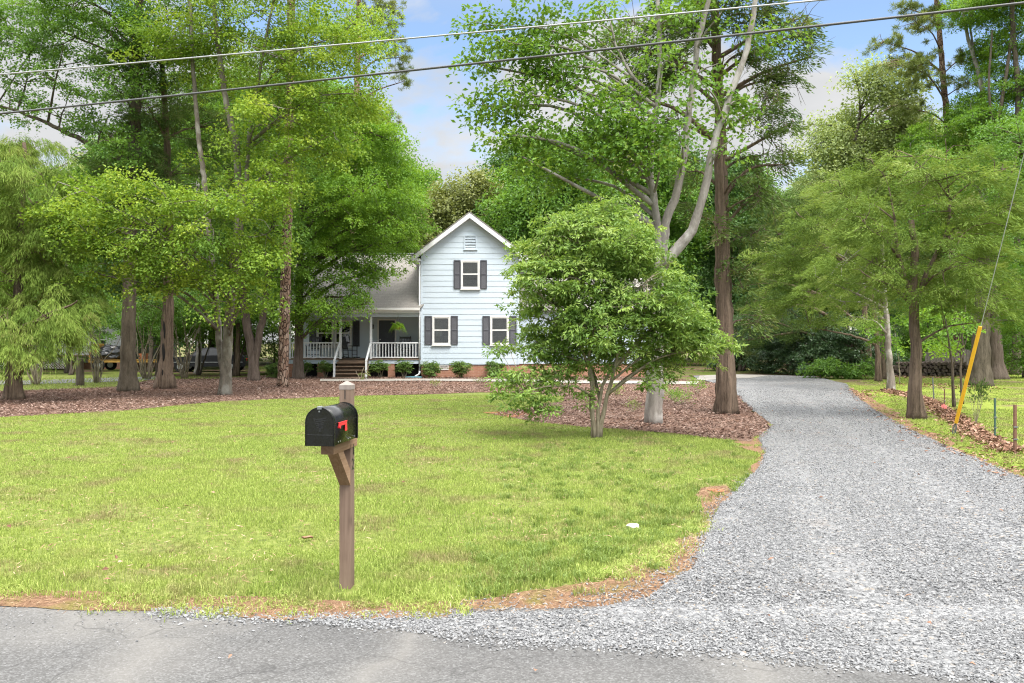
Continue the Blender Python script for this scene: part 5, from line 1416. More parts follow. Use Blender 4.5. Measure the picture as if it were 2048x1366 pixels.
def window(root, x0, x1, z0, z1, y, blinds=True, cols=3):
    w = MB(); t = .065
    for a in ((x0, x0 + t, z0, z1), (x1 - t, x1, z0, z1), (x0 + t, x1 - t, z0, z0 + t * 1.1), (x0 + t, x1 - t, z1 - t, z1)): w.cbox(a[0], a[1], y - .085, y - .012, a[2], a[3], .004)
    w.cbox(x0 - .03, x1 + .03, y - .11, y - .0125, z0 - .045, z0 - .002, .004)
    fr = w.build('window', M['trim'], root)
    xi0, xi1, zi0, zi1 = x0 + t + .002, x1 - t - .002, z0 + t * 1.1 + .002, z1 - t - .002; zm = (zi0 + zi1) / 2
    for (b0, b1, yo) in ((zi0, zm + .02, .066), (zm + .021, zi1, .062)):
        s = MB(); f = .034
        for a in ((xi0, xi0 + f, b0, b1), (xi1 - f, xi1, b0, b1), (xi0 + f, xi1 - f, b0, b0 + f), (xi0 + f, xi1 - f, b1 - f, b1)): s.box(a[0], a[1], y - yo - .012, y - yo + .018, a[2], a[3])
        s.build('sash', M['trim'], fr)
        g = MB().box(xi0 + f + .001, xi1 - f - .001, y - yo + .001, y - yo + .004, b0 + f + .001, b1 - f - .001); g.build('pane', M['pane'], fr)
        if cols > 1:
            mu = MB(); mm = (b0 + b1) / 2
            for k in range(1, cols): xx = xi0 + f + (xi1 - xi0 - 2 * f) * k / cols; mu.box(xx - .007, xx + .007, y - yo + .006, y - yo + .010, b0 + f, b1 - f)
            mu.box(xi0 + f, xi1 - f, y - yo + .0065, y - yo + .0095, mm - .007, mm + .007); mu.build('muntins', M['muntin'], fr)
    back = MB().box(xi0, xi1, y - .030, y - .026, zi0, zi1); back.build('room_shade_panel', M['gloom'], fr)  # dark panel paints the unlit room behind the glass
    if blinds:
        bl = MB(); z = zi0 + .03
        while z < zi1 - .02:
            bl.box(xi0 + .036, xi1 - .036, y - .048, y - .034, z, z + .030, Matrix.Translation((0, y - .04, z)) @ Matrix.Rotation(.5, 4, 'X') @ Matrix.Translation((0, -y + .04, -z))); z += .052
        bl.build('blind', M['blind'], fr)
    return fr

def shutter(root, x0, x1, z0, z1, y):
    s = MB(); f = .055; zm = (z0 + z1) / 2
    for a in ((x0, x0 + f, z0, z1), (x1 - f, x1, z0, z1), (x0 + f, x1 - f, z0, z0 + f), (x0 + f, x1 - f, z1 - f, z1), (x0 + f, x1 - f, zm - f / 2, zm + f / 2)): s.box(a[0], a[1], y - .058, y - .0215, a[2], a[3])
    for lo, hi in ((z0 + f, zm - f / 2), (zm + f / 2, z1 - f)):
        n = int((hi - lo) / .045); 
        for k in range(n):
            z = lo + (hi - lo) * k / n
            s.add([(x0 + f, y - .052, z), (x1 - f, y - .052, z), (x1 - f, y - .030, z + .045), (x0 + f, y - .030, z + .045)], [(0, 1, 2, 3)])
    s.build('shutter', M['shutter'], root)

def slab(mb, ridge0, ridge1, eave1, eave0, th):
    """sloping roof slab from four top corners"""
    n = (Vector(ridge1) - Vector(ridge0)).cross(Vector(eave0) - Vector(ridge0)).normalized()
    if n.z < 0: n = -n
    top = [Vector(q) for q in (ridge0, ridge1, eave1, eave0)]; bot = [q - n * th for q in top]
    V = [tuple(q) for q in top + bot]
    mb.add(V, [(0, 1, 2, 3), (7, 6, 5, 4), (0, 4, 5, 1), (1, 5, 6, 2), (2, 6, 7, 3), (3, 7, 4, 0)])

def house():
    root = empty('house', (hx(940), 42.0, h1(-3, 40)))
    tag(root, 'pale blue two storey house with front gable, charcoal shutters and railed porch', 'house')
    off = root.location.copy()
    kids = []
    h = bpy.data.objects.new('tmp', None)
    # everything below is written in world metres, then shifted onto the house origin
    class R: pass
    gx0, gx1, xm = hx(842), hx(1038), hx(940)
    zf, ze, zp = hz(728), 6.02, hz(425)
    slope = (zp - ze) / (xm - hx(822))
    n0 = set(bpy.data.objects)
    # --- walls
    w = MB()
    zw = lambda x: zp - .22 - slope * abs(x - xm)
    def xr(z):
        half = min((gx1 - gx0) / 2, max(0, (zp - .20 - z) / slope)); return xm - half, xm + half
    siding(w, zf, zp - .25, 39.0, xr)
    w.box(gx0 + .002, gx1 - .002, 39.001, 46.6, zf - .05, 5.75)
    w.add([(gx0, 39.001, 5.7), (gx1, 39.001, 5.7), (xm, 39.001, zp - .22), (gx0, 46.6, 5.7), (gx1, 46.6, 5.7), (xm, 46.6, zp - .22)], None, [(0, 1, 2), (5, 4, 3)])
    w.build('gable_wall', M['siding'], root)
    for x0, x1 in ((gx0 - .012, gx0 + .085), (gx1 - .085, gx1 + .012)): MB().cbox(x0, x1, 38.965, 39.10, zf - .02, 5.9, .004).build('corner_board', M['siding'], root)
    # --- brick base
    b = MB(); b.box(gx0 + .02, gx1 - .02, 39.03, 46.5, -.3, zf - .004); b.box(gx1 - .02, 7.3, 39.63, 46.4, -.3, .798)
    b.build('brick_foundation', M['brick'], root)
    v = MB(); v0, v1, u0, u1 = hx(879), hx(897), hz(740), hz(731)
    for a in ((v0, v1, u0, u0 + .035), (v0, v1, u1 - .035, u1), (v0, v0 + .035, u0 + .035, u1 - .035), (v1 - .035, v1, u0 + .035, u1 - .035)): v.box(a[0], a[1], 39.005, 39.05, a[2], a[3])
    for k in range(5): v.box(v0 + .035, v1 - .035, 39.018, 39.029, u0 + .045 + k * .032, u0 + .06 + k * .032)
    v.build('crawl_vent', M['trim'], root)
    # --- gable windows
    window(root, hx(922), hx(959.5), hz(578), hz(521), 39.0)
    shutter(root, hx(907.6), hx(921), hz(577.5), hz(520.5), 39.0); shutter(root, hx(960.5), hx(974), hz(577.5), hz(520.5), 39.0)
    f = window(root, hx(864.8), hx(900.9), hz(690), hz(632.5), 39.0)
    pn_ = MB().box(hx(872), hx(884), 38.962, 38.964, hz(672), hz(662)); pn_.build('paper_notice', M['paper'], f)
    shutter(root, hx(849.5), hx(863.8), hz(689), hz(632), 39.0); shutter(root, hx(901.9), hx(915.8), hz(689), hz(632), 39.0)
    window(root, hx(980.5), hx(1017.5), hz(690), hz(632.5), 39.0)
    shutter(root, hx(965), hx(979.5), hz(689), hz(632), 39.0); shutter(root, hx(1018.5), hx(1033), hz(689), hz(632), 39.0)
    # --- gable vent
    g = MB(); a0, a1, c0, c1 = hx(928.4), hx(953.6), hz(499), hz(470)
    for q in ((a0, a0 + .05, c0, c1), (a1 - .05, a1, c0, c1), (a0 + .05, a1 - .05, c0, c0 + .05), (a0 + .05, a1 - .05, c1 - .05, c1)): g.box(q[0], q[1], 38.945, 38.999, q[2], q[3])
    g.box(a0 - .03, a1 + .03, 38.93, 38.998, c0 - .035, c0 - .002)
    n = 8
    for k in range(n):
        z = c0 + .05 + (c1 - c0 - .1) * k / n
        g.add([(a0 + .05, 38.952, z), (a1 - .05, 38.952, z), (a1 - .05, 38.985, z + .045), (a0 + .05, 38.985, z + .045)], [(0, 1, 2, 3)])
    g = g.build('gable_vent', M['siding'], root); MB().box(a0 + .05, a1 - .05, 38.987, 38.989, c0 + .05, c1 - .05).build('vent_shade_backing', M['dkgrey'], g)  # dark backing paints the shaded gaps between the louvres
    # --- gable roof with white rake
    ex = xm - hx(822) ; r = MB()
    for s in (-1, 1): slab(r, (xm, 38.62, zp), (xm, 46.9, zp), (xm + s * (ex + .02), 46.9, ze - .03), (xm + s * (ex + .02), 38.62, ze - .03), .05)
    gr = r.build('gable_roof', M['shingle'], root)
    rk = MB()
    for s in (-1, 1):
        p0 = Vector((xm, 38.64, zp - .075)); p1 = Vector((xm + s * ex, 38.64, zp - .075 - slope * ex)); d = (p1 - p0); nn = Vector((-d.z, 0, d.x)).normalized(); nn = nn if nn.z > 0 else -nn
        for y0, y1, t0, t1 in ((38.63, 38.66, .0, -.19), (38.662, 38.99, -.15, -.175)):
            V = [];
            for y in (y0, y1):
                for pp in (p0, p1):
                    for t in (t0, t1): V.append((pp.x + nn.x * t * (0 if pp is p0 and False else 1), y, pp.z + nn.z * t))
            # keep the meeting line plumb at the ridge
            for i in (0, 1, 4, 5):
                tt = (t0, t1)[i % 2]; V[i] = (xm, V[i][1], p0.z + tt / nn.z)
            rk.add(V, [(0, 2, 3, 1), (4, 5, 7, 6), (0, 1, 5, 4), (2, 6, 7, 3), (0, 4, 6, 2), (1, 3, 7, 5)])
        # boxed eave return
        xe = xm + s * ex; xw = gx0 if s < 0 else gx1
        rk.box(min(xe, xw + s * .012), max(xe, xw + s * .012), 38.70, 46.5, ze - .215, ze - .10)
    rk.build('rake_board', M['white'], root)
    # --- main body left with porch
    L0 = hx(574)
    yb = 40.9
    b2 = MB(); siding(b2, 1.05, 3.48, yb, lambda z: (L0 + .02, gx0)); b2.box(L0 + .03, gx0 - .001, yb + .001, 46.6, .2, 3.49)
    b2.add([(L0 + .04, yb, 3.48), (L0 + .04, 46.6, 3.48), (L0 + .04, 42.75, 6.3)], None, [(0, 2, 1)])
    b2.build('porch_wall', M['siding'], root)
    rr = MB(); zr = 6.55; yr = 42.75; e0 = (38.72, 3.52)
    slab(rr, (L0 - .35, yr, zr), (gx0 + 2.2, yr, zr), (gx0 + .0, e0[0], e0[1]), (L0 - .35, e0[0], e0[1]), .05)
    slab(rr, (L0 - .35, yr, zr), (gx0 + 2.2, yr, zr), (gx0 + 2.2, 46.9, 3.52), (L0 - .35, 46.9, 3.52), .05)
    rr.build('porch_roof', M['shingle'], root)
    cap = MB(); cap.tube([(L0 - .35, yr, zr + .01), (xm - 1.0, yr, zr + .01)], .06, 6); cap.build('ridge_cap', M['shutter'], root)
    gt = MB(); gt.cbox(L0 - .35, gx0 - .01, 38.60, 38.715, 3.40, 3.52, .012); gt.build('gutter', M['trim'], root)
    fa = MB(); fa.box(L0 - .33, gx0 - .012, 38.72, 38.76, 3.30, 3.47); fa.box(L0 - .3, gx0 - .014, 38.762, 40.88, 3.30, 3.34); fa.build('soffit', M['white'], root)
    be = MB(); be.cbox(L0, gx0 - .016, 38.95, 39.07, 3.10, 3.298, .004); be.build('porch_beam', M['siding'], root)
    fl = MB(); fl.cbox(L0, gx0 - .003, 38.90, 40.89, 1.015, 1.05, .004); fl.build('porch_floor', M['step_wood'], root)
    ba = MB(); ba.box(L0 + .02, gx0 - .004, 38.95, 38.99, .82, 1.012); ba.build('porch_band', M['siding'], root)
    dk = MB(); dk.box(L0 + .1, gx0 - .01, 39.5, 39.54, -.1, 1.0); dk.build('crawl_shade_panel', M['gloom'], root)  # dark sheet paints the shade under the porch floor
    for a, c_ in ((577, 588), (635, 648), (776, 789)):
        m = MB(); m.box(hx(a), hx(c_), 38.97, 39.28, -.2, .818); m.build('brick_pier', M['brick'], root)
    for a in (579.5, 681, 742):
        m = MB(); x = hx(a); m.cbox(x - .055, x + .055, 38.955, 39.065, 1.051, 3.099, .005); m.build('porch_post', M['white'], root)
    # railings with balusters
    def rail(x0, x1):
        m = MB(); m.cbox(x0, x1, 38.975, 39.045, 1.80, 1.865, .006); m.cbox(x0, x1, 38.985, 39.035, 1.10, 1.15, .005)
        o = m.build('railing', M['white'], root)
        n = max(2, round((x1 - x0) / .148)); first = None
        for k in range(n):
            x = x0 + (x1 - x0) * (k + .5) / n
            if first is None:
                mm = MB(); mm.box(-.019, .019, -.019, .019, 1.1505, 1.7995); first = mm.mesh('baluster', M['white'])
            q = link('baluster', first, o); q.location = (x, 39.01, 0)
    rail(hx(579.5) + .06, hx(681) - .06); rail(hx(742) + .06, gx0 - .03)
    # steps
    sx0, sx1 = hx(677), hx(738); st_o = None
    sm = MB()
    for xx in (sx0 + .02, sx1 - .06):
        sm.add([(xx, 38.94, .0), (xx, 38.94, .95), (xx, 37.55, .0), (xx + .04, 38.94, .0), (xx + .04, 38.94, .95), (xx + .04, 37.55, .0)], [(0, 3, 4, 1), (1, 4, 5, 2), (0, 2, 5, 3)], [(0, 1, 2), (5, 4, 3)])
    st_o = sm.build('steps', M['step_wood'], root)
    for k in range(6):
        z = 1.05 - .165 * (k + 1) + .165 * .0; y1 = 38.95 - .235 * k
        m = MB(); m.cbox(sx0, sx1, y1 - .27, y1 - .004, z + .125, z + .165, .004) if k else m.cbox(sx0, sx1, y1 - .05, y1 - .004, 1.01, 1.052, .004)
        if k == 0: m.cbox(sx0, sx1, y1 - .27, y1 - .004, z + .0, z + .04, .004)
        m.box(sx0 + .015, sx1 - .015, y1 - .03, y1 - .006, z - .03, z + .118)
        m.build('tread', M['step_wood'], st_o)
    for xx in (hx(681) - .02, hx(742) + .0):
        m = MB(); m.bar((xx, 38.94, 1.84), (xx, 37.72, .98), .085, .07); m.cbox(xx - .045, xx + .045, 37.66, 37.75, -.06, 1.02, .005); m.build('handrail', M['white'], root)
    # door
    dx0, dx1 = hx(755, yb), hx(793, yb); d = MB(); dz = 3.06
    for a in ((dx0, dx0 + .075, 1.052, dz), (dx1 - .075, dx1, 1.052, dz), (dx0 + .075, dx1 - .075, dz - .08, dz)): d.cbox(a[0], a[1], yb - .06, yb - .0215, a[2], a[3], .004)
    fr = d.build('door_frame', M['trim'], root)
    dd = MB(); dd.box(dx0 + .078, dx1 - .078, yb - .045, yb - .022, 1.06, dz - .083)
    dw = dx1 - dx0 - .156
    for i in range(2):
        for j, (q0, q1) in enumerate(((1.16, 1.62), (1.72, 2.35), (2.45, 2.85))):
            xx = dx0 + .078 + dw * (.10 + .46 * i); dd.cbox(xx, xx + dw * .34, yb - .053, yb - .044, q0, q1, .006)
    do = dd.build('door', M['navy'], root); kb = MB(); kb.tube([(dx0 + .15, yb - .05, 2.0), (dx0 + .15, yb - .10, 2.0)], [.015, .03], 10); kb.build('handle', M['grey_metal'], do)
    lm = MB(); lx = hx(746, yb); lm.cbox(lx - .05, lx + .05, yb - .06, yb - .022, 2.55, 2.75, .01); lm.bar((lx, yb - .06, 2.72), (lx, yb - .16, 2.80), .025); lm.tube([(lx, yb - .16, 2.52), (lx, yb - .16, 2.56), (lx, yb - .16, 2.74), (lx, yb - .16, 2.80)], [.03, .055, .075, .02], 8); lm.build('porch_lamp', M['black'], root)
    # porch windows
    for a, c_ in ((634, 668), (669.5, 704)): window(root, hx(a, yb), hx(c_, yb), hz(694, yb), hz(640.5, yb), yb, False, 1)
    shutter(root, hx(619, yb), hx(633, yb), hz(693, yb), hz(641, yb), yb); shutter(root, hx(705.5, yb), hx(719.5, yb), hz(693, yb), hz(641, yb), yb)
    # downspout
    ds = MB(); xd = hx(839.5)
    ds.tube(spline([(hx(828), 38.78, hz(517)), (hx(831), 38.80, hz(522)), (hx(838), 38.90, hz(525)), (xd, 38.92, hz(532))], .1), .04, 8)
    ds.tube([(xd, 38.92, hz(531)), (xd, 38.92, hz(743))], .04, 8); ds.tube(spline([(xd, 38.92, hz(742)), (xd - .02, 38.86, hz(748)), (xd - .17, 38.62, hz(751.5))], .08), .042, 8)
    ds.build('downspout', M['white'], root, True)
    # right wing, mostly behind the small tree
    rw = MB(); siding(rw, .80, 3.45, 39.6, lambda z: (gx1, 7.3)); rw.box(gx1 + .002, 7.299, 39.601, 46.4, .79, 3.46); rw.add([(7.3, 39.6, 3.45), (7.3, 46.4, 3.45), (7.3, 43, 5.2)], None, [(0, 1, 2)]); rw.build('wing_wall', M['siding'], root)
    r2 = MB(); slab(r2, (gx1, 43, 5.3), (7.6, 43, 5.3), (7.6, 39.3, 3.44), (gx1, 39.3, 3.44), .05); slab(r2, (gx1, 43, 5.3), (7.6, 43, 5.3), (7.6, 46.7, 3.44), (gx1, 46.7, 3.44), .05); r2.build('wing_roof', M['shingle'], root)
    window(root, 2.4, 3.35, 1.75, 3.1, 39.6); shutter(root, 2.05, 2.38, 1.78, 3.1, 39.6); shutter(root, 3.37, 3.70, 1.78, 3.1, 39.6)
    for o in set(bpy.data.objects) - n0:
        if o.parent == root: o.location = o.location - off
    # sub-parts of the shifted parts move with them
house()

# --- things standing at the house
def rocking_chair(x, y, rz, label):
    root = empty('rocking_chair', (x, y, 1.052), rz); tag(root, label, 'chair', 'rocking chairs on the porch')
    r = MB()
    for s in (-.27, .27):
        pts = [(s, yy, .02 + .28 * (yy + .02) ** 2) for yy in np.linspace(-.42, .52, 12)]; r.tube(pts, .022, 6)
    r.build('rocker', M['black'], root)
    for s in (-.27, .27):
        MB().tube([(s, -.25, .05), (s, -.25, .62)], .022, 8).build('leg', M['black'], root)
        MB().tube([(s, .22, .05), (s, .25, .42), (s, .42, 1.12)], .021, 8).build('leg', M['black'], root)
    st = MB(); st.cbox(-.28, .28, -.27, .24, .40, .435, .008); st.build('seat', M['black'], root)
    bk = MB()
    for k in range(6): xx = -.2 + .08 * k; bk.bar((xx, .255, .45), (xx, .40, 1.03), .045, .012)
    bk.bar((-.27, .40, 1.04), (.27, .40, 1.04), .03, .10); bk.bar((-.27, .262, .48), (.27, .262, .48), .025, .05); bk.build('backrest', M['black'], root)
    for s in (-.29, .29): MB().cbox(s - .04, s + .04, -.32, .30, .62, .645, .006).build('armrest', M['black'], root)
    br = MB(); br.tube([(-.27, -.25, .2), (.27, -.25, .2)], .012, 6); br.tube([(-.27, .22, .2), (.27, .22, .2)], .012, 6); br.build('stretcher', M['black'], root)
rocking_chair(hx(700, 39.9), 39.9, math.radians(75), 'black wooden rocking chair turned sideways at the top of the porch steps')
rocking_chair(hx(812, 40.1), 40.1, math.radians(12), 'black wooden rocking chair behind the railing right of the front door')
rocking_chair(hx(627, 40.2), 40.2, math.radians(-10), 'black wooden rocking chair behind the railing left of the porch windows')

def fern(px, py, Y, label, seed):
    r = rs(seed); c = P(px, py, Y); root = empty('hanging_fern', c); tag(root, label, 'plant', 'hanging ferns on the porch')
    bk = MB(); bk.tube([(0, 0, -.20), (0, 0, -.15), (0, 0, -.06), (0, 0, 0)], [.05, .12, .165, .175], 14); bk.build('basket', M['terracotta'], root, True)
    hg_ = MB()
    for a in (0, 2.1, 4.2): hg_.tube([(.17 * math.cos(a), .17 * math.sin(a), 0), (0, 0, .5)], .004, 4)
    hg_.tube([(0, 0, .5), (0, 0, 3.30 - c.z)], .005, 4); hg_.build('hanger', M['dkgrey'], root)
    f = MB(); pos = []; dr = []; nr = []; ln = []
    for k in range(64):
        a = r.uniform(0, 6.28); Ln = r.uniform(.32, .60); up = r.uniform(.15, .95)
        t = np.linspace(.08, 1, 20); rad = Ln * t * (1 - .15 * t) * (.5 + .5 * (1 - up * .4)); z = Ln * (up * t - 1.15 * t * t * (.5 + .5 * r.rand()))
        for s in (-1, 1):
            p = np.stack([np.cos(a) * rad, np.sin(a) * rad, z], 1); d = np.tile([math.cos(a) * .45 - s * math.sin(a), math.sin(a) * .45 + s * math.cos(a), -.25], (20, 1))
            pos.append(p); dr.append(d); nr.append(np.tile([0, 0, 1.], (20, 1)) + r.normal(0, .2, (20, 3))); ln.append(.10 * np.sin(PI * np.clip(t * .9 + .12, 0, 1)) + .02)
    pos = np.vstack(pos); leaf_quads(f, pos, unit(np.vstack(dr)), unit(np.vstack(nr)), np.concatenate(ln), np.full(len(pos), .032), r.rand(len(pos)))
    f.build('fronds', L['fern'], root)
fern(796, 651, 38.84, 'lush fern in a hanging basket in front of the navy door', 501)
fern(631, 648, 38.84, 'darker fern in a hanging basket in front of the porch windows', 502)

def splash():
    g = Vector((hx(829, 38.4), 38.35, h1(-4.6, 38.3) + .02)); m = MB(); m.cbox(-.42, .38, -.16, .16, 0, .025, .006); m.box(-.41, .37, -.157, -.13, .026, .06); m.box(-.41, .37, .13, .157, .026, .06)
    o = m.build('splash_block', M['teal'], None); o.location = g; tag(o, 'blue splash block under the white downspout', 'splash block')
splash()

BX = 'clipped round shrubs along the house front'
for i, (px, w, top, kind, lab) in enumerate([
        (548, 16, 722, 0, 'round clipped shrub half behind the slender pine trunk'),
        (607, 15, 720, 1, 'round clipped shrub just right of the dark maple trunk'),
        (650, 16, 720, 1, 'clipped shrub with bare stems left of the porch steps'),
        (760, 18, 718, 1, 'clipped shrub with bare stems just right of the porch steps'),
        (808, 17, 718, 1, 'clipped shrub with bare forked stems beside the downspout'),
        (861, 20, 720, 0, 'round clipped shrub at the left corner of the gable wall'),
        (921, 19, 719, 0, 'round clipped shrub under the upper window between two lower windows'),
        (990, 19, 720, 0, 'round clipped shrub at the right of the gable wall beside the small tree')]):
    yb = CY + (CH - .08) / 38.35 * F
    if kind: lum = [(px, top + 12, w, 11), (px - w * .45, top + 17, w * .6, 9), (px + w * .45, top + 16, w * .6, 9)]
    else: lum = [(px, top + 15, w, 14), (px, top + 24, w * .8, 11), (px - w * .4, top + 13, w * .6, 10), (px + w * .4, top + 14, w * .6, 10)]
    tree('boxwood_shrub', lab, 'shrub', (px, yb), 38.35, [([(px, yb), (px - 4, yb - 14), (px - 10, yb - 26)], .026, .012), ([(px + 1, yb), (px + 5, yb - 14), (px + 11, yb - 26)], .026, .012), ([(px, yb), (px + 1, yb - 26)], .02, .01)],
         lum, 'box', 'box', 'stem', 520 + i, BX, rd=.9, flare=.2, twig=.06, twr=.003, limb=.012, rootz=.05, dens=.8)
tree('crape_sprout', 'tall straggly weed sprouting at the foot of the right handrail', 'weed', (725, 771), 36.2, [([(723, 771), (722, 750), (728, 735)], .02, .008), ([(725, 771), (731, 745), (740, 725)], .016, .006), ([(723, 771), (716, 752), (712, 742)], .014, .006)],
     [(722, 756, 8, 12), (730, 748, 7, 8), (718, 764, 7, 6)], 'box', 'olive', 'stem', 540, dens=.25, twig=.1, twr=.003)

# ================================================================== LEFT BACKGROUND THINGS
CM = 'multi stemmed crape myrtles along the back of the mulch'
for i, (px, py, lab) in enumerate([(73, 769, 'crape myrtle clump behind the feathery cedar at the left edge'), (194, 766, 'crape myrtle clump in front of the yellow trailer, left of the thick dark trunk'),
                                   (293, 758, 'crape myrtle clump between the thick dark trunk and the hollow cedar'), (369, 757, 'crape myrtle clump in front of the parked dark car')]):
    r = rs(600 + i); T = []
    for k in range(13):
        sx = r.uniform(-1, 1); b = r.uniform(-10, 10); h_ = r.uniform(95, 150)
        T.append(([(px + b * .5, py), (px + b + sx * 12, py - h_ * .35, r.uniform(-.3, .3)), (px + b + sx * 34, py - h_ * .75, r.uniform(-.7, .7)), (px + b + sx * 48, py - h_, r.uniform(-.8, .8))], r.uniform(.022, .04), .010))
    tree('crape_myrtle', lab, 'shrub', (px, py), None, T, [(px - 30, py - 145, 34, 22), (px + 30, py - 150, 34, 22), (px, py - 165, 44, 26), (px + 44, py - 120, 16, 12, 0, .5), (px - 40, py - 115, 16, 12, 0, .5)], 'green', 'green', 'stem', 610 + i, CM, flare=.1, flute=.03, sides=6, twig=.2, rootz=.1)

def stump():
    g = G(160, 772); m = MB(); r = rs(5)
    m.tube(spline([(0, 0, -.05), (.02, 0, .4), (-.01, 0, .8), (.03, 0, 1.12)], .12), np.linspace(.17, .14, 11)[:len(spline([(0, 0, -.05), (.02, 0, .4), (-.01, 0, .8), (.03, 0, 1.12)], .12))] if False else .15, 12, flute=lambda u, th: 1 + .1 * np.sin(4 * th + 1) + .25 * math.exp(-u * 7) + .05 * np.sin(9 * th))
    o = m.build('tree_stump', B['oak'], None, True); o.location = g; tag(o, 'short broken trunk stump between the feathery cedar and the thick dark trunk', 'stump')
stump()

def wheel(root, x, y, z, r, w, name='wheel'):
    t = MB(); t.tube([(x, y - w / 2, z), (x, y - w / 2 + .03, z), (x, y + w / 2 - .03, z), (x, y + w / 2, z)], [r * .92, r, r, r * .92], 24)
    o = t.build(name, M['tyre'], root, False)
    h_ = MB(); h_.tube([(x, y - w / 2 - .012, z), (x, y - w / 2 + .02, z)], [r * .5, r * .58], 16); h_.build('rim', M['grey_metal'], o)

def trailer():
    Y = 47.5; g = Vector(((236 - CX) / F * Y, Y, h1(-21, Y))); root = empty('trailer', g, .08)
    tag(root, 'yellow trailer piled with a crumpled black tarp, half hidden by the thick dark trunk', 'trailer')
    f = MB()
    for yy in (-.7, .62): f.cbox(-1.4, 2.6, yy, yy + .08, .50, .62, .01)
    for xx in (-1.4, 0, 1.2, 2.5): f.cbox(xx, xx + .08, -.62, .62, .505, .60, .01)
    f.cbox(-1.45, 2.65, -.72, .72, .622, .66, .01)
    for xx in (-1.38, 2.5): f.cbox(xx, xx + .08, -.68, -.60, .66, 1.15, .01); f.cbox(xx, xx + .08, .60, .68, .66, 1.15, .01)
    f.build('frame', M['trailer_yellow'], root)
    wheel(root, -.75, -.85, .33, .33, .2); wheel(root, -.75, .85, .33, .33, .2)
    bm = bmesh.new(); bmesh.ops.create_icosphere(bm, subdivisions=4, radius=1)
    for w in bm.verts:
        n = mathutils.noise.noise(w.co * 2.3) * .25 + abs(mathutils.noise.noise(w.co * 6)) * .16
        w.co *= 1 + n; w.co = Vector((w.co.x * 1.0 - .35, w.co.y * .62, max(.668, w.co.z * .52 + .95)))
    MB().bm(bm).build('tarp', M['tarp'], root)
    bx = MB(); bx.cbox(1.3, 1.65, -.35, .35, .668, 1.02, .03); bx.build('crate', M['orange'], root)
    bx = MB(); bx.cbox(-1.2, -1.0, -.55, .55, 1.0, 1.6, .05); bx.build('headboard', M['trailer_yellow'], root)
M['tinted'] = m_plain('tinted_glass', (.006, .007, .008), .35, .4)
M['tarp'] = m_plain('black_tarp', (.018, .019, .022), .28, .5, .3)
M['orange'] = m_plain('orange_paint', (.26, .09, .035), .5, .4)
trailer()

def car():
    Y = 47.0; g = Vector(((420 - CX) / F * Y, Y, h1(-17, Y))); root = empty('parked_car', g, math.radians(4))
    tag(root, 'dark saloon car parked sideways behind the hollow cedar', 'car')
    prof = [(-2.25, .32), (-2.3, .55), (-2.22, .78), (-1.5, .88), (-1.0, .92), (-.45, 1.32), (.0, 1.42), (.75, 1.40), (1.45, .98), (2.05, .93), (2.28, .80), (2.3, .5), (2.22, .32)]
    body = [(-2.25, .32), (-2.3, .55), (-2.22, .78), (-1.5, .88), (-1.0, .92), (1.5, .98), (2.05, .93), (2.28, .80), (2.3, .5), (2.22, .32)]
    roofp = [(-1.0, .92), (-.45, 1.32), (.0, 1.42), (.75, 1.40), (1.5, .98)]
    def ext(pr, w0, w1, mb):
        n = len(pr); zmax = max(z for _, z in pr); zmin = min(z for _, z in pr)
        V = [];
        for s in (-1, 1):
            for x, z in pr: V.append((x, s * (w0 + (w1 - w0) * (z - zmin) / (zmax - zmin)), z))
        q = [(i, (i + 1) % n, (i + 1) % n + n, i + n) for i in range(n)]
        cx_ = np.mean([p[0] for p in pr]); cz_ = zmin + .5 * (zmax - zmin)
        V += [(cx_, -(w0 + w1) / 2, cz_), (cx_, (w0 + w1) / 2, cz_)]
        t = [((i + 1) % n, i, 2 * n) for i in range(n)] + [(i + n, (i + 1) % n + n, 2 * n + 1) for i in range(n)]
        mb.add(V, q, t)
    b = MB(); ext(body, .88, .84, b); b.build('body', M['car_paint'], root)
    r = MB(); ext(roofp, .80, .60, r); r.build('cabin', M['car_paint'], root)
    wi = MB()
    for s in (-1, 1):
        for pr in ([(-.78, .98), (-.36, 1.28), (.10, 1.36), (.10, .98)], [(.18, .98), (.18, 1.36), (.68, 1.34), (1.22, 1.0)]):
            V = []
            for x, z in pr:
                yy = .80 - .20 * (z - .92) / .5 + .006; V.append((x, s * yy, z))
            wi.add(V, [(0, 1, 2, 3)])
    wi.build('window', M['tinted'], root)
    for x in (-1.42, 1.42):
        for s in (-.82, .82): wheel(root, x, s, .32, .32, .2)
    tr = MB(); tr.cbox(-2.1, 2.1, -.892, -.878, .56, .59, .003); tr.cbox(-2.34, -2.28, -.7, .7, .40, .52, .01); tr.build('chrome_trim', M['grey_metal'], root)
    MB().cbox(2.27, 2.32, -.78, -.45, .66, .80, .01).build('tail_light', M['red'], root); MB().cbox(2.27, 2.32, .45, .78, .66, .80, .01).build('tail_light', M['red'], root)
    MB().cbox(-2.31, -2.24, -.78, -.45, .62, .74, .01).build('headlight', M['trim'], root); MB().cbox(-2.31, -2.24, .45, .78, .62, .74, .01).build('headlight', M['trim'], root)
M['car_paint'] = m_plain('dark_car_paint', (.010, .010, .012), .45, .3, .1)
car()

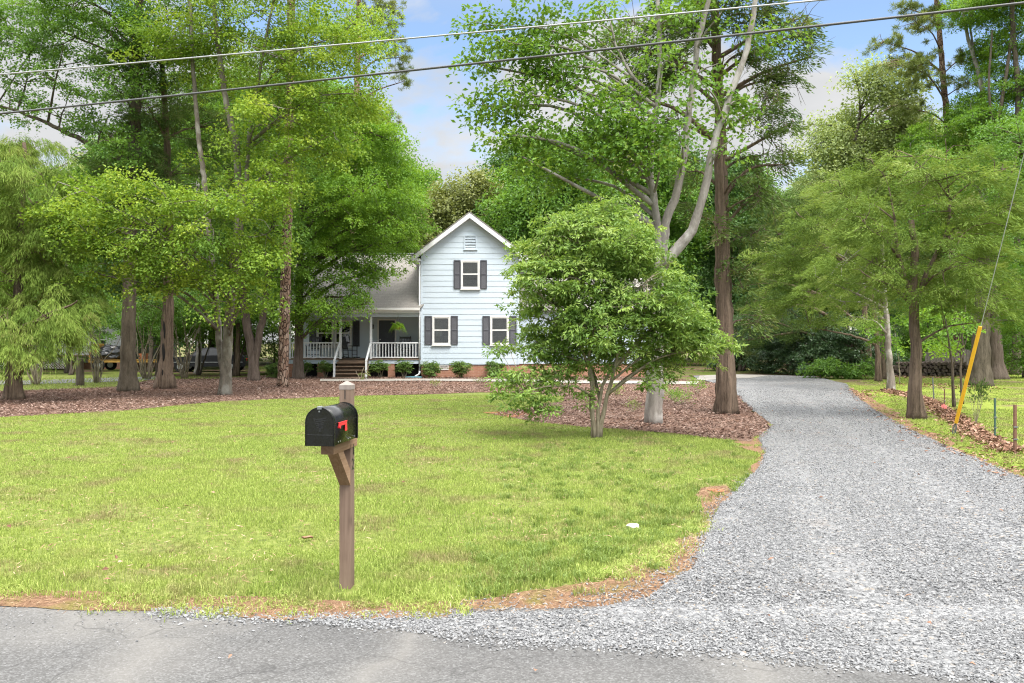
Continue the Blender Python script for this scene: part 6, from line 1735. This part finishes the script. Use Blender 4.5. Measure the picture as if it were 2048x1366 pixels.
def simple_house(name, label, px0, px1, Y, wallm, hgt, ridge, deck=False):
    x0, x1 = (px0 - CX) / F * Y, (px1 - CX) / F * Y; xm = (x0 + x1) / 2; z0 = h1(xm, Y)
    root = empty(name, (xm, Y, z0)); tag(root, label, 'house'); w = (x1 - x0) / 2
    m = MB(); siding(m, .5, hgt, 0, lambda z: (-w, w), .2); m.box(-w + .002, w - .002, .001, 7, .4, hgt); m.add([(-w, 0, hgt), (-w, 7, hgt), (-w, 3.5, ridge - .1), (w, 0, hgt), (w, 7, hgt), (w, 3.5, ridge - .1)], None, [(0, 1, 2), (5, 4, 3)])
    m.build('wall', wallm, root)
    b = MB(); b.box(-w + .01, w - .01, .03, 6.9, -.2, .498); b.build('foundation', M['brick'], root)
    r = MB(); slab(r, (-w - .3, 3.5, ridge), (w + .3, 3.5, ridge), (w + .3, -.4, hgt - .1), (-w - .3, -.4, hgt - .1), .08); slab(r, (-w - .3, 3.5, ridge), (w + .3, 3.5, ridge), (w + .3, 7.4, hgt - .1), (-w - .3, 7.4, hgt - .1), .08); r.build('roof', M['shingle'], root)
    n = max(1, int(2 * w / 3))
    for k in range(n): xx = -w + (k + .5) * 2 * w / n; window(root, xx - .45, xx + .45, 1.2, 2.5, 0)
    if deck:
        d = MB(); d.cbox(-w, w * .4, -2.4, -.05, .84, .90, .005); d.build('deck', M['step_wood'], root)
        dr = MB(); dr.cbox(-w, w * .4, -2.36, -2.30, 1.72, 1.80, .005); dr.cbox(-w, w * .4, -2.35, -2.31, .98, 1.03, .005)
        x = -w
        while x < w * .4: dr.box(x, x + .035, -2.352, -2.312, 1.031, 1.719); x += .15
        dr.build('deck_railing', M['white'], root)
        lt = MB(); x = -w
        while x < w * .4 - .75:
            for s in (0, 1): lt.bar((x + s * .75, -2.30 - .012 * s, .1), (x + .75 - s * .75, -2.30 - .012 * s, .82), .03, .01)
            x += .16
        lt.build('lattice', M['trim'], root)
simple_house('neighbour_house', 'pale grey neighbouring house with a railed deck, glimpsed through the trunks on the left', 20, 262, 51, M['grey_siding'], 3.4, 5.2, True)
simple_house('neighbour_house', 'white neighbouring house glimpsed through the leaves at the right edge', 2000, 2180, 62, M['white'], 3.4, 5.4)

# ================================================================== RIGHT SIDE THINGS
def woodpile():
    Y = 40; x0 = (1785 - CX) / F * Y; root = empty('woodpile', (x0 + 3.2, Y, h1(x0, Y))); tag(root, 'long stacked pile of split firewood behind the juniper trunk', 'woodpile'); r = rs(9)
    m = MB()
    for row in range(4):
        for k in range(17):
            x = -3.2 + k * .22 + (.11 if row % 2 else 0) + r.uniform(-.03, .03); z = .10 + row * .18; rad = r.uniform(.07, .11)
            if row == 3 and r.rand() < .5: continue
            m.tube([(x, -.35 + r.uniform(-.08, .08), z + r.uniform(-.02, .02)), (x + r.uniform(-.06, .06), .35, z)], rad, 6, rnd=r.rand())
    o = m.build('firewood', B['dark'], root); tag(o, kind='stuff')
woodpile()
# broken paling fence behind the woodpile
def paling():
    Y = 42; x0 = (1850 - CX) / F * Y; x1 = (1945 - CX) / F * Y; root = empty('board_fence', ((x0 + x1) / 2, Y, h1(x0, Y))); tag(root, 'dark weathered board fence behind the woodpile', 'fence'); r = rs(10); w = (x1 - x0) / 2
    m = MB(); x = -w
    while x < w: m.box(x, x + .13, -.012 + r.uniform(-.004, .004), .012, 0, 1.35 + r.uniform(-.15, .1)); x += .145
    m.build('boards', M['fence_wood'], root)
    n = MB(); n.cbox(-w, w, .02, .07, .3, .39, .004); n.cbox(-w, w, .02, .07, 1.0, 1.09, .004); n.build('rails', M['fence_wood'], root)
M['fence_wood'] = m_wood('grey_fence_wood', (.06, .05, .045), (.16, .14, .125))
paling()

def fence_stake(px, py, hgt, mat, label, w=.03, tape=False, lean=0.0):
    g = G(px, py); root = empty('fence_stake', g); tag(root, label, 'stake')
    MB().cbox(-w / 2, w / 2, -w / 2, w / 2, -.15, hgt, .004, Matrix.Rotation(lean, 4, 'Y')).build('stake', M[mat], root)
    t = MB()
    for z in (.3, .55, .8):
        if z * 1.1 < hgt: t.cbox(-w * .9, w * .9, -w * .75, -w * .5, hgt * z - .012, hgt * z + .012, .002, Matrix.Rotation(lean, 4, 'Y'))
    t.build('clip', M['dkgrey'], root)
    if tape:
        r = MB(); r.add([(-.04, -.03, hgt), (.06, -.03, hgt + .02), (.05, -.05, hgt - .16), (-.02, -.06, hgt - .20)], [(0, 1, 2, 3)]); r.add([(.0, -.035, hgt + .01), (.09, -.03, hgt), (.11, -.05, hgt - .13), (.05, -.05, hgt - .12)], [(0, 1, 2, 3)]); r.build('tape', M['pink'], root)
fence_stake(1868, 802, .72, 'dkgrey', 'dark thin fence stake just right of the juniper trunk', lean=-.06)
fence_stake(1889, 812, .48, 'rust', 'short rusty stake between the juniper and the thin dark saplings', .025)
fence_stake(1990, 881, .78, 'green_metal', 'green metal stake by the leaf ridge, left of the last rusty stake')
fence_stake(2030, 908, .80, 'rust', 'rusty stake in tall grass at the end of the leaf ridge', .04)
fence_stake(1884, 825, .20, 'rust', 'low stake tied with pink tape on the leaf ridge', .02, True)
M_ = None
def cedar_seedling():
    small_plant('cedar_seedling', 1952, 850, .95, .18, 'cedar', 'small dark seedling standing on the leaf ridge left of the green metal stake', 'sapling', 450, 40, .07)
cedar_seedling()

# ------------------------------------------------------------------ utility pole, wires, guy wire with yellow marker
def utilities():
    PX, PY = 9.5, 12.5
    root = empty('utility_pole', (PX, PY, h1(PX, PY))); tag(root, 'brown wooden utility pole carrying the two cables, just past the right edge', 'utility pole')
    MB().tube([(0, 0, -.4), (0, 0, 5), (0, 0, 11.2)], [.16, .14, .10], 14).build('pole', B['oak'], root, True)
    MB().cbox(-.10, .10, -.16, -.11, 7.2, 7.7, .01).build('bracket', M['grey_metal'], root)
    def wire(name, label, pts, r, mat):
        a, b = Vector(pts[0]), Vector(pts[1]); n = 60; P_ = []
        for i in range(n + 1):
            t = i / n; p = a.lerp(b, t); p.z -= pts[2] * 4 * t * (1 - t); P_.append(tuple(p))
        o = MB().tube(P_, r, 8).build(name, M[mat], None, True); tag(o, label, 'cable', 'overhead cables')
    ext = lambda a, b, t: tuple(Vector(b) + (Vector(a) - Vector(b)) * t)
    R1, L1 = (PX - .02, PY - .17, 7.30), (-10.56, 16.5, 6.70)
    R2, L2 = (PX - .02, PY - .17, 7.62), (-10.55, 16.5, 7.53)
    wire('overhead_cable', 'thick dark overhead cable, the lower of the two crossing in front of the trees', (R1, ext(L1, R1, 1.9), .10), .021, 'wire_dark')
    wire('overhead_cable', 'thin pale overhead cable, the upper of the two crossing in front of the trees', (R2, ext(L2, R2, 1.9), .12), .015, 'wire_pale')
    ax, ay = 8.6, 15.6; g = Vector((ax, ay, h1(ax, ay)))
    gw = empty('guy_wire', g); tag(gw, 'steel guy wire with yellow marker slanting up from the grass right of the driveway', 'guy wire')
    top = Vector((PX, PY, 10.8)) - Vector((0, 0, 0)); d = top - g
    MB().tube([(0, 0, -.05), tuple(d)], .007, 6).build('cable', M['grey_metal'], gw)
    MB().tube([tuple(d * .022), tuple(d * .1), tuple(d * .196)], .034, 10).build('marker', M['yellow'], gw)
    an = MB(); an.tube([(-.02, 0, -.05), tuple(d * .012 + Vector((-.03, 0, 0))), tuple(d * .024)], .012, 6); an.tube([(.03, 0, -.05), tuple(d * .012 + Vector((.03, 0, 0))), tuple(d * .024)], .012, 6); an.build('anchor', M['dkgrey'], gw)
utilities()

# ================================================================== SKY, SUN, CAMERA
SUN_EL, SUN_AZ = math.radians(60), math.radians(146)     # azimuth from +Y towards +X
sv = Vector((math.sin(SUN_AZ) * math.cos(SUN_EL), math.cos(SUN_AZ) * math.cos(SUN_EL), math.sin(SUN_EL)))
sd = bpy.data.lights.new('sun', 'SUN'); sd.energy = 2.25; sd.angle = math.radians(26); sd.color = (1.0, .955, .88)
so = bpy.data.objects.new('sun', sd); COL.objects.link(so); so.rotation_euler = sv.to_track_quat('Z', 'Y').to_euler()

def world():
    w = bpy.data.worlds.new('World'); sc.world = w; w.use_nodes = True
    t = w.node_tree; t.nodes.clear()
    def n(x): return t.nodes.new(x)
    out = n('ShaderNodeOutputWorld'); bg = n('ShaderNodeBackground'); bg.inputs['Strength'].default_value = .105
    sky = n('ShaderNodeTexSky'); sky.sky_type = 'NISHITA'; sky.sun_disc = False; sky.sun_elevation = SUN_EL; sky.sun_rotation = SUN_AZ; sky.air_density = 1.0; sky.dust_density = .6; sky.ozone_density = 1.0
    tc = n('ShaderNodeTexCoord'); mp = n('ShaderNodeMapping'); mp.inputs['Scale'].default_value = (1, 1, 2.0); mp.inputs['Location'].default_value = CLOUD
    t.links.new(tc.outputs['Generated'], mp.inputs['Vector'])
    ns = n('ShaderNodeTexNoise'); ns.inputs['Scale'].default_value = 3.0; ns.inputs['Detail'].default_value = 9; ns.inputs['Roughness'].default_value = .52; ns.inputs['Distortion'].default_value = .2
    t.links.new(mp.outputs[0], ns.inputs['Vector'])
    rp = n('ShaderNodeValToRGB'); rp.color_ramp.elements[0].position = .44; rp.color_ramp.elements[1].position = .52; t.links.new(ns.outputs['Fac'], rp.inputs['Fac'])
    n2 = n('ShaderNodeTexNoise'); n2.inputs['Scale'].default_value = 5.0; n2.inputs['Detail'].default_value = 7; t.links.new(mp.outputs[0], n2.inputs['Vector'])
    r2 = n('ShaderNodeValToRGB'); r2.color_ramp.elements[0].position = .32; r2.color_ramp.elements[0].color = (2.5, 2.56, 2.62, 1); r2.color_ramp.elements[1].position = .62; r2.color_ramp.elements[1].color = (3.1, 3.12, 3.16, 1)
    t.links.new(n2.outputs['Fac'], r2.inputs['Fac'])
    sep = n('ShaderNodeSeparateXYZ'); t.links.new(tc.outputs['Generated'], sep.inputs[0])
    mr = n('ShaderNodeMapRange'); mr.interpolation_type = 'SMOOTHSTEP'; mr.inputs[1].default_value = .36; mr.inputs[2].default_value = .62; mr.inputs[3].default_value = 1.0; mr.inputs[4].default_value = 7.0; t.links.new(sep.outputs[2], mr.inputs[0])  # unseen clouds high overhead brightened as added ambient fill
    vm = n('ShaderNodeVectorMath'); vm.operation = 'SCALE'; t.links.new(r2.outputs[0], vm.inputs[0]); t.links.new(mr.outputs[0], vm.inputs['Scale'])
    mc = n('ShaderNodeMapRange'); mc.inputs[1].default_value = .36; mc.inputs[2].default_value = .62; mc.inputs[3].default_value = 0.0; mc.inputs[4].default_value = .9; t.links.new(sep.outputs[2], mc.inputs[0])  # cloud cover thickened overhead for the same added fill
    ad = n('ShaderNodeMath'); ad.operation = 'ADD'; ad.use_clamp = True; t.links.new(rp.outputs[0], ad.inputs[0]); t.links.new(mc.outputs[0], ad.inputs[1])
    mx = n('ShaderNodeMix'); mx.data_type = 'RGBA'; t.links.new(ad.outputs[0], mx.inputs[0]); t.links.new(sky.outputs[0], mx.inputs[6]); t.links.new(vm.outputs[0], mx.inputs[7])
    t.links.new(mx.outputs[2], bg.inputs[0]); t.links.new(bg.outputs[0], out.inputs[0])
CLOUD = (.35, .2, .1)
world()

cd = bpy.data.cameras.new('camera'); cd.sensor_width = 36; cd.lens = 36 * F / 2048; cd.clip_end = 3000; cd.clip_start = .05
co = bpy.data.objects.new('camera', cd); COL.objects.link(co); co.location = (0, 0, CH); co.rotation_euler = (PI / 2, 0, 0)
sc.camera = co

sc.view_settings.view_transform = 'Standard'; sc.view_settings.look = 'None'; sc.view_settings.exposure = 1.3; sc.view_settings.gamma = 1
cy = sc.cycles
cy.use_denoising = True; cy.pixel_filter_type = 'BLACKMAN_HARRIS'; cy.filter_width = 1.15
try:
    cy.denoiser = 'OPENIMAGEDENOISE'; cy.denoising_input_passes = 'RGB_ALBEDO_NORMAL'; cy.denoising_prefilter = 'NONE'
except Exception: pass
cy.max_bounces = 7; cy.diffuse_bounces = 4; cy.glossy_bounces = 2; cy.transmission_bounces = 4; cy.transparent_max_bounces = 8
cy.caustics_reflective = False; cy.caustics_refractive = False; cy.sample_clamp_indirect = 6

for _o in sc.objects:
    if _o.get('label') and not 4 <= len(_o['label'].split()) <= 16: print('LONG', _o.name, len(_o['label'].split()), _o['label'])
